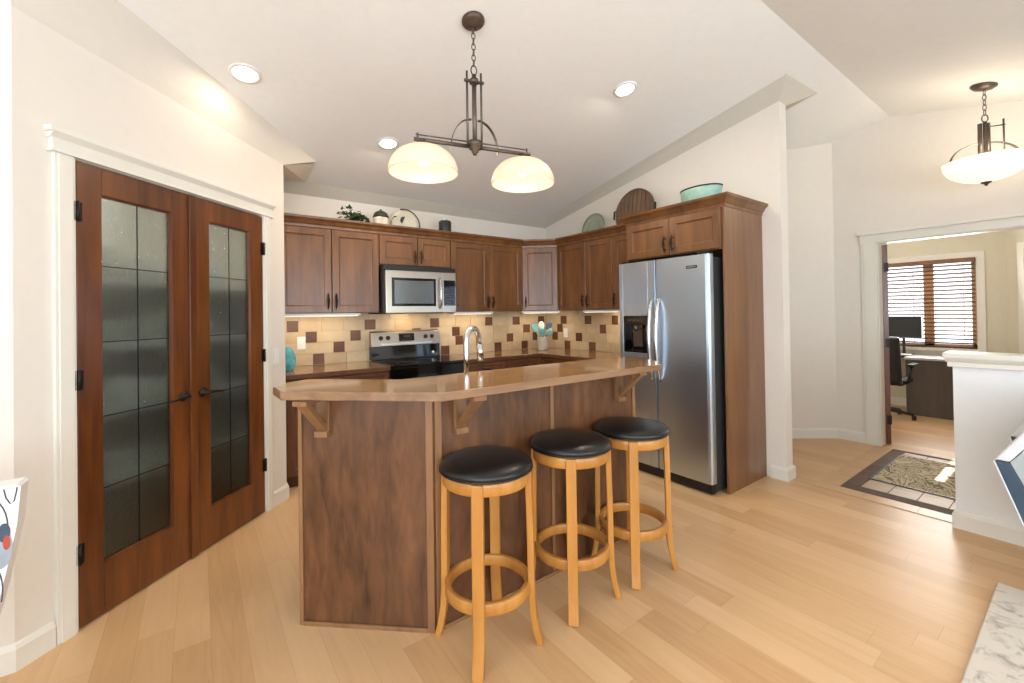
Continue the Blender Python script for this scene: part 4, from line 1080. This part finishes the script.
tf = Matrix.Translation((0, 0, 0.172)) @ Matrix.Rotation(PI/2-0.14, 4, 'X')
MB().lathe([(0.001, 0), (0.12, 0), (0.135, 0.008), (0.171, 0.016), (0.171, 0.022), (0.13, 0.015), (0.115, 0.006), (0.001, 0.006)], n=40, tf=tf).build('platter_body', M['sage'], p)
m = MB()
for r in (0.09, 0.165): m.tube([(r*math.cos(2*PI*i/36), r*math.sin(2*PI*i/36), 0.021 if r > .1 else 0.008) for i in range(36)], 0.003, 5, closed=True, tf=tf)
m.build('relief_rings', M['sage'], p)
t = thing('slat_tray', 'round weathered wood slat tray leaning beside the fridge cabinet', 'tray', (3.60, 2.775, TZ), -PI/2)
R0 = 0.232; tf = Matrix.Translation((0, 0.0, R0+0.002)) @ Matrix.Rotation(PI/2-0.12, 4, 'X')
m = MB(); n = 9
for i in range(n):
    x0 = -R0+2*R0*i/n+0.003; x1 = -R0+2*R0*(i+1)/n-0.003
    f = lambda x: math.sqrt(max(0, (R0-0.008)**2-x*x))
    a0, a1 = f(x0), f(x1)
    if min(a0, a1) < 0.02: a0 = max(a0, 0.03); a1 = max(a1, 0.03)
    m.prism([(x0, -a0), (x1, -a1), (x1, a1), (x0, a0)], 0.0, 0.012, 'xy', tf=tf)
m.build('slats', M['slat'], t)
MB().lathe([(R0-0.008, -0.006), (R0, -0.006), (R0, 0.028), (R0-0.008, 0.028), (R0-0.008, -0.006)], n=48, tf=tf).build('rim', M['slat'], t)
m = MB()
for s in (-1, 1):
    m.strip([(s*(R0+0.0), -0.05, 0.012), (s*(R0+0.022), -0.04, 0.02), (s*(R0+0.022), 0.04, 0.02), (s*(R0+0.0), 0.05, 0.012)], 0.02, 0.006, tf=tf, side=(0, 0, 1))
m.build('handles', M['bronze'], t)
tb = thing('enamel_tub', 'oval mint enamel tub with a dark rim on top of the fridge surround', 'tub', (3.46, 1.985, 2.1555), -PI/2)
MB().lathe([(0.001, 0), (0.90, 0), (0.93, 0.03), (0.97, 0.2), (1.0, 0.245), (0.97, 0.248), (0.94, 0.2), (0.88, 0.03), (0.001, 0.02)], n=40, sx=0.176, sy=0.12).build('tub_body', M['mint'], tb)
MB().tube([(0.175*math.cos(2*PI*i/40), 0.119*math.sin(2*PI*i/40), 0.248) for i in range(40)], 0.006, 8, closed=True).build('rim', M['bronze'], tb)
m = MB()
for i in range(12):
    a = 2*PI*i/12; m.prism([(-0.006, 0.085), (0.006, 0.085), (0, 0.13)], -0.002, 0.002, 'xz', tf=Matrix.Translation((0.168*math.cos(a), 0.1145*math.sin(a), 0)) @ Matrix.Rotation(a+PI/2, 4, 'Z'))
m.build('chip_marks', M['bronze'], tb, label='dark chipped marks on the enamel')

# ------------------------------------------------------------------ entry tiles and rugs
def entry_tiles():
    m = MB(); z = 0.0045
    X0, X1, Y1, Y0 = 3.985, 5.36, 1.205, -1.42
    m.box(X0-0.135, XH-0.02, Y0, Y1+0.135, 0.0003, 0.0015, 2); m.box(X0, XH-0.03, Y0+0.001, Y1, 0.0015, 0.002, 3)
    def tl(x0, x1, y0, y1, k): m.box(x0+0.003, x1-0.003, y0+0.003, y1-0.003, 0.002, z, k)
    n = 8
    for i in range(9):   # tan outer border, front
        y = Y1+0.135-0.30*i; tl(X0-0.135, X0, max(Y0, y-0.30), y, 2)
    for i in range(5): tl(X0+0.29*i, min(X0+0.29*(i+1), X1+0.1), Y1, Y1+0.135, 2)
    for i in range(9):
        y = Y1-0.31*i; tl(X0, X0+0.115, max(Y0, y-0.31), y, 1)
    for i in range(4): tl(X0+0.115+0.315*i, X0+0.115+0.315*(i+1), Y1-0.10, Y1, 1)
    for i in range(8):
        y = Y1-0.10-0.155*i; 
    yy = Y1-0.10; i = 0
    while yy > Y0+0.05:
        y2 = max(Y0, yy-0.16)
        for k in range(8): tl(X0+0.115+0.16*k, X0+0.115+0.16*(k+1), y2, yy, 0)
        yy = y2
    struct(m.build('floor_entry_tile', [M['ftile'], M['ftile_dark'], M['ftile_tan'], M['fgrout']]))
entry_tiles()
r = thing('entry_rug', 'branch-patterned olive and beige rug on the entry tiles', 'rug', (4.335, 1.10, 0.005))
MB().box(0, 0.90, -1.5, 0, 0, 0.008).build('pile', M['rug_entry'], r, bevel=0.003)
m = MB()
for a in ((-0.012, 0, -1.5, 0.012), (0.90, 0.912, -1.5, 0.012), (0, 0.90, 0, 0.012)): m.box(a[0], a[1], a[2], a[3], 0, 0.007)
m.build('binding', M['darkleaf'], r)
r = MB().box(0, 1.97, -1.9, 0, 0, 0.014).build('area_rug', M['rug_pale'], bevel=0.005, loc=(1.20, 0.318, 0.0005))
tag(r, 'pale mottled area rug at the bottom right of the floor', 'rug')

# ------------------------------------------------------------------ office beyond the doorway
def office():
    XO = 8.0; yc = 0.672
    oh = 2.50
    m = MB(); wy0, wy1, wz0, wz1 = 0.92, 2.10, 0.83, 2.0
    t = 0.12
    m.box(XO, XO+t, yc, wy0, 0, oh); m.box(XO, XO+t, wy1, 3.0, 0, oh); m.box(XO, XO+t, wy0, wy1, 0, wz0); m.box(XO, XO+t, wy0, wy1, wz1, oh)
    struct(m.build('wall_office_window', M['office_wall']))
    m = MB(); q = [(XO, yc), (XO-1.5, yc-1.5), (XO-1.5+0.08, yc-1.5-0.08), (XO+0.08, yc-0.08)]
    m.prism(q, 0, oh, 'xy'); struct(m.build('wall_office_angle', M['office_wall']))
    m = MB(); m.box(XH+0.12, XO+t, 3.0, 3.1, 0, oh); struct(m.build('wall_office_left', M['office_wall']))
    m = MB(); m.box(XH+0.12, 6.6, -0.95, -0.85, 0, oh); struct(m.build('wall_office_right', M['office_wall']))
    struct(MB().box(XH+0.12, XO+t, -0.95, 3.1, oh, oh+0.05).build('ceiling_office', M['ceil']))
    w = D.objects.new('window_4', None); COL.objects.link(w); struct(w)
    m = MB(); c = 0.075
    m.box(XO-0.018, XO, wy0-c, wy1+c, wz1, wz1+c); m.box(XO-0.018, XO, wy0-c, wy0, wz0, wz1); m.box(XO-0.018, XO, wy1, wy1+c, wz0, wz1); m.box(XO-0.03, XO, wy0-c, wy1+c, wz0-0.04, wz0)
    m.build('casing', M['trim'], w)
    m = MB(); m.box(XO+0.05, XO+0.09, wy0, wy0+0.05, wz0, wz1); m.box(XO+0.05, XO+0.09, wy1-0.05, wy1, wz0, wz1); m.box(XO+0.05, XO+0.09, 1.325, 1.425, wz0, wz1); m.box(XO+0.05, XO+0.09, wy0, wy1, wz0, wz0+0.05); m.box(XO+0.05, XO+0.09, wy0, wy1, wz1-0.05, wz1)
    m.build('sash', M['beech'], w)
    MB().box(XO+0.066, XO+0.072, wy0+0.05, wy1-0.05, wz0+0.05, wz1-0.05).build('glass', M['winglass'], w)
    b = thing('window_blind', 'brown wooden slatted blind hanging in the office window', 'blind', (XO-0.02, 1.51, 1.0))
    MB().box(-0.055, 0.0, -0.585, 0.585, 0.945, 1.0).build('valance', M['blind'], b)
    n = 21
    sl = MB()
    for i in range(n):
        z = 0.915-i*0.0535
        sl.box(-0.027, 0.027, -0.58, 0.58, -0.002, 0.002, tf=Matrix.Translation((-0.0, 0, z)) @ Matrix.Rotation(0.38, 4, 'Y'))
    s = sl.build('slats', M['blind'], b); s.location = (-0.02+0.045-0.02, 0, 0)
    m = MB()
    for y in (-0.48, 0.0, 0.48): m.box(-0.002, 0.0, y-0.003, y+0.003, -0.15, 0.945)
    o = m.build('cords', M['beech'], b); o.location = (-0.02, 0, 0)
    # second window's casing on the angled wall
    m = MB(); T = Matrix(((-R2, -R2, 0, XO), (-R2, R2, 0, yc), (0, 0, 1, 0), (0, 0, 0, 1)))
    m.box(0.16, 0.235, 0.0, 0.018, 0.8, 2.05, tf=T); m.box(0.16, 1.2, 0.0, 0.018, 2.05, 2.125, tf=T); m.box(0.235, 1.15, 0.0, 0.012, 0.8, 2.05, tf=T)
    struct(m.build('window_5', M['trim']))
    bbm = MB().sweep([(XO, 3.0), (XO, yc), (XO-1.5, yc-1.5)], BASE); struct(bbm.build('baseboard_office', M['trim']))
    # open door seen on edge
    dr = D.objects.new('door_3', None); COL.objects.link(dr); struct(dr); dr.location = (XH+0.130, 1.252, 0); dr.rotation_euler.z = math.radians(16)
    MB().box(0.0, 0.80, 0.0, 0.042, 0.008, 2.01).build('door_slab', M['door'], dr, bevel=0.003)
    for z in (1.78, 1.02, 0.25):
        MB().box(-0.012, 0.0, -0.006, 0.03, z-0.045, z+0.045).build('hinge', M['bronze'], dr)
    # desk
    d = thing('desk', 'grey-brown laminate office desk in front of the window', 'desk', (7.37, 1.49, 0))
    MB().box(0, 0.03, -0.68, 0.0, 0, 0.705).build('end_panel', M['desk'], d, bevel=0.002)
    MB().box(-0.015, 0.60, -0.70, 0.012, 0.7055, 0.735).build('desktop', M['desk_top'], d, bevel=0.003)
    MB().box(0.57, 0.595, -0.68, 0.0, 0.25, 0.705).build('modesty_panel', M['desk'], d)
    MB().box(0.22, 0.60, 0.014, 1.1, 0.7055, 0.735).build('desk_return', M['black'], d, bevel=0.003)
    MB().box(0.25, 0.58, 1.06, 1.09, 0, 0.705).build('return_leg', M['desk'], d)
    mo = thing('monitor', 'wide black monitor on the desk before the blind', 'monitor', (7.82, 1.60, 0.7355), math.radians(-97))
    MB().box(-0.20, 0.20, -0.012, 0.016, 0.23, 0.52).build('bezel', M['black'], mo, bevel=0.004)
    MB().box(-0.192, 0.192, -0.0145, -0.0125, 0.24, 0.512).build('screen', M['black'], mo)
    MB().box(-0.015, 0.015, 0.017, 0.03, 0.012, 0.36).box(-0.09, 0.09, -0.06, 0.08, 0, 0.012).build('stand', M['black'], mo)
    k = MB().box(-0.06, 0.06, -0.17, 0.17, 0, 0.016).build('keyboard', M['white'], loc=(7.665, 1.66, 0.7355), bevel=0.003)
    tag(k, 'pale keyboard on the office desk below the monitor', 'keyboard')
    # swivel chair
    c = thing('office_chair', 'black swivel office chair tucked at the office desk', 'chair', (7.02, 1.63, 0), math.radians(180))
    m = MB(); 
    for i in range(5):
        a = 2*PI*i/5+0.3; m.tube([(0, 0, 0.10), (0.15*math.cos(a), 0.15*math.sin(a), 0.085), (0.28*math.cos(a), 0.28*math.sin(a), 0.065)], [0.025, 0.02, 0.015], 8)
    m.build('star_base', M['black'], c)
    for i in range(5):
        a = 2*PI*i/5+0.3; MB().cyl((0.28*math.cos(a)-0.0, 0.28*math.sin(a)-0.018, 0.03), (0.28*math.cos(a), 0.28*math.sin(a)+0.018, 0.03), 0.03, n=14).build('caster', M['black'], c)
    MB().cyl((0, 0, 0.1), (0, 0, 0.43), 0.028, n=12).build('gas_lift', M['black'], c)
    MB().box(-0.24, 0.24, -0.24, 0.24, 0.43, 0.50).build('seat', M['vinyl'], c, bevel=0.03, seg=4)
    m = MB(); m.box(-0.035, 0.035, -0.23, 0.23, 0.0, 0.55, tf=Matrix.Translation((0.26, 0, 0.48)) @ Matrix.Rotation(0.12, 4, 'Y')); m.build('backrest', M['vinyl'], c, bevel=0.03, seg=4)
    for s in (-1, 1):
        m = MB(); m.tube([(0.12, s*0.25, 0.46), (0.10, s*0.28, 0.60), (0.08, s*0.28, 0.66)], 0.014, 8); m.box(-0.14, 0.12, s*0.28-0.03, s*0.28+0.03, 0.66, 0.685); m.build('armrest', M['black'], c)
office()

# ------------------------------------------------------------------ chairs cut by the frame
def print_chair():
    c = thing('dining_chair', 'white chair with an abstract line print, cut by the left edge', 'chair', (-0.705, 1.80, 0))
    m = MB(); m.prism([(-0.22, 0.44), (0.225, 0.44), (0.262, 0.62), (0.292, 0.80), (0.300, 0.905), (0.292, 0.912), (-0.27, 0.912), (-0.275, 0.90), (-0.25, 0.7)], 0, 0.07, 'xz')
    def blob(cx, cz, rx, rz, mi, y): m.prism([(cx+rx*math.cos(2*PI*i/20), cz+rz*math.sin(2*PI*i/20)) for i in range(20)], y, 0.001, 'xz', mi)
    def line(pts): m.strip([(x, -0.0004, z) for x, z in pts], 0.0016, 0.003, 1, side=(0, 1, 0))
    for ox, oz in ((0.0, 0.0), (-0.16, -0.10), (-0.33, 0.03), (-0.42, -0.14)):
        blob(0.262+ox, 0.745+oz, 0.022, 0.058, 2, -0.0010); blob(0.268+ox, 0.785+oz, 0.012, 0.026, 3, -0.0016); blob(0.273+ox, 0.757+oz, 0.007, 0.02, 4, -0.0022)
        line([(0.225+ox+0.05*math.sin(t), 0.80+oz+0.095*math.cos(t)) for t in [(-1.3+2.9*i/14) for i in range(15)]])
        line([(0.235+ox+0.03*math.sin(t), 0.63+oz+0.08*math.cos(t)) for t in [(-0.4+2.4*i/14) for i in range(15)]])
    line([(0.268, 0.905), (0.272, 0.88), (0.280, 0.862), (0.287, 0.868), (0.291, 0.89), (0.293, 0.905)])
    m.build('backrest', [M['print'], M['ink'], M['ink_grey'], M['ink_navy'], M['ink_red']], c)
    m = MB(); m.box(-0.23, 0.22, -0.46, -0.001, 0.40, 0.49); m.build('seat', M['print'], c, bevel=0.02, seg=3)
    for x in (-0.21, 0.19):
        for y in (-0.44, 0.03):
            MB().tube([(x, y, 0.42 if y < 0 else 0.45), (x*1.02, y, 0)], [0.02, 0.013], 10).build('leg', M['cab_dark'], c)
print_chair()
def arm_chair():
    c = thing('armchair', 'white and blue-grey armchair corner cut by the right edge', 'chair', (3.0, 0.30, 0.0))
    # side frame leaning back: a kite-shaped panel, blue-grey below and white leather on top
    def side(x0, x1):
        m = MB()
        m.prism([(0.0, 0.652), (-0.045, 0.652), (-0.165, 0.36), (-0.175, 0.25), (-0.125, 0.25)], x0, x1, 'yz')
        o1 = m.build('front_frame', M['bluegrey'], c, bevel=0.004)
        m = MB(); m.prism([(0.002, 0.655), (-0.045, 0.655), (-0.22, 0.93), (-0.18, 0.95)], x0, x1, 'yz')
        m.build('top_rail', M['leather'], c, bevel=0.006)
        m = MB(); m.prism([(-0.047, 0.652), (-0.222, 0.925), (-0.60, 0.95), (-0.60, 0.30), (-0.180, 0.30), (-0.168, 0.36)], x0+0.006, x1-0.006, 'yz')
        m.build('side_panel', M['paleweave'], c)
        m = MB(); m.tube([(x0-0.001, 0.003, 0.65), (x0-0.001, -0.125, 0.25)], 0.0032, 6); m.build('piping', M['leather'], c)
    side(0, 0.07); side(0.60, 0.67)
    MB().box(0.075, 0.595, -0.62, -0.19, 0.26, 0.46).build('seat_cushion', M['leather'], c, bevel=0.03, seg=3)
    MB().box(0.075, 0.595, -0.72, -0.62, 0.26, 0.95).build('backrest', M['leather'], c, bevel=0.03, seg=3)
    for x in (0.035, 0.635):
        for y in (-0.15, -0.58): MB().tube([(x, y, 0.30), (x, y, 0.0155 if x < 0.17 else 0.0)], [0.018, 0.012], 10).build('leg', M['bronze'], c)
arm_chair()
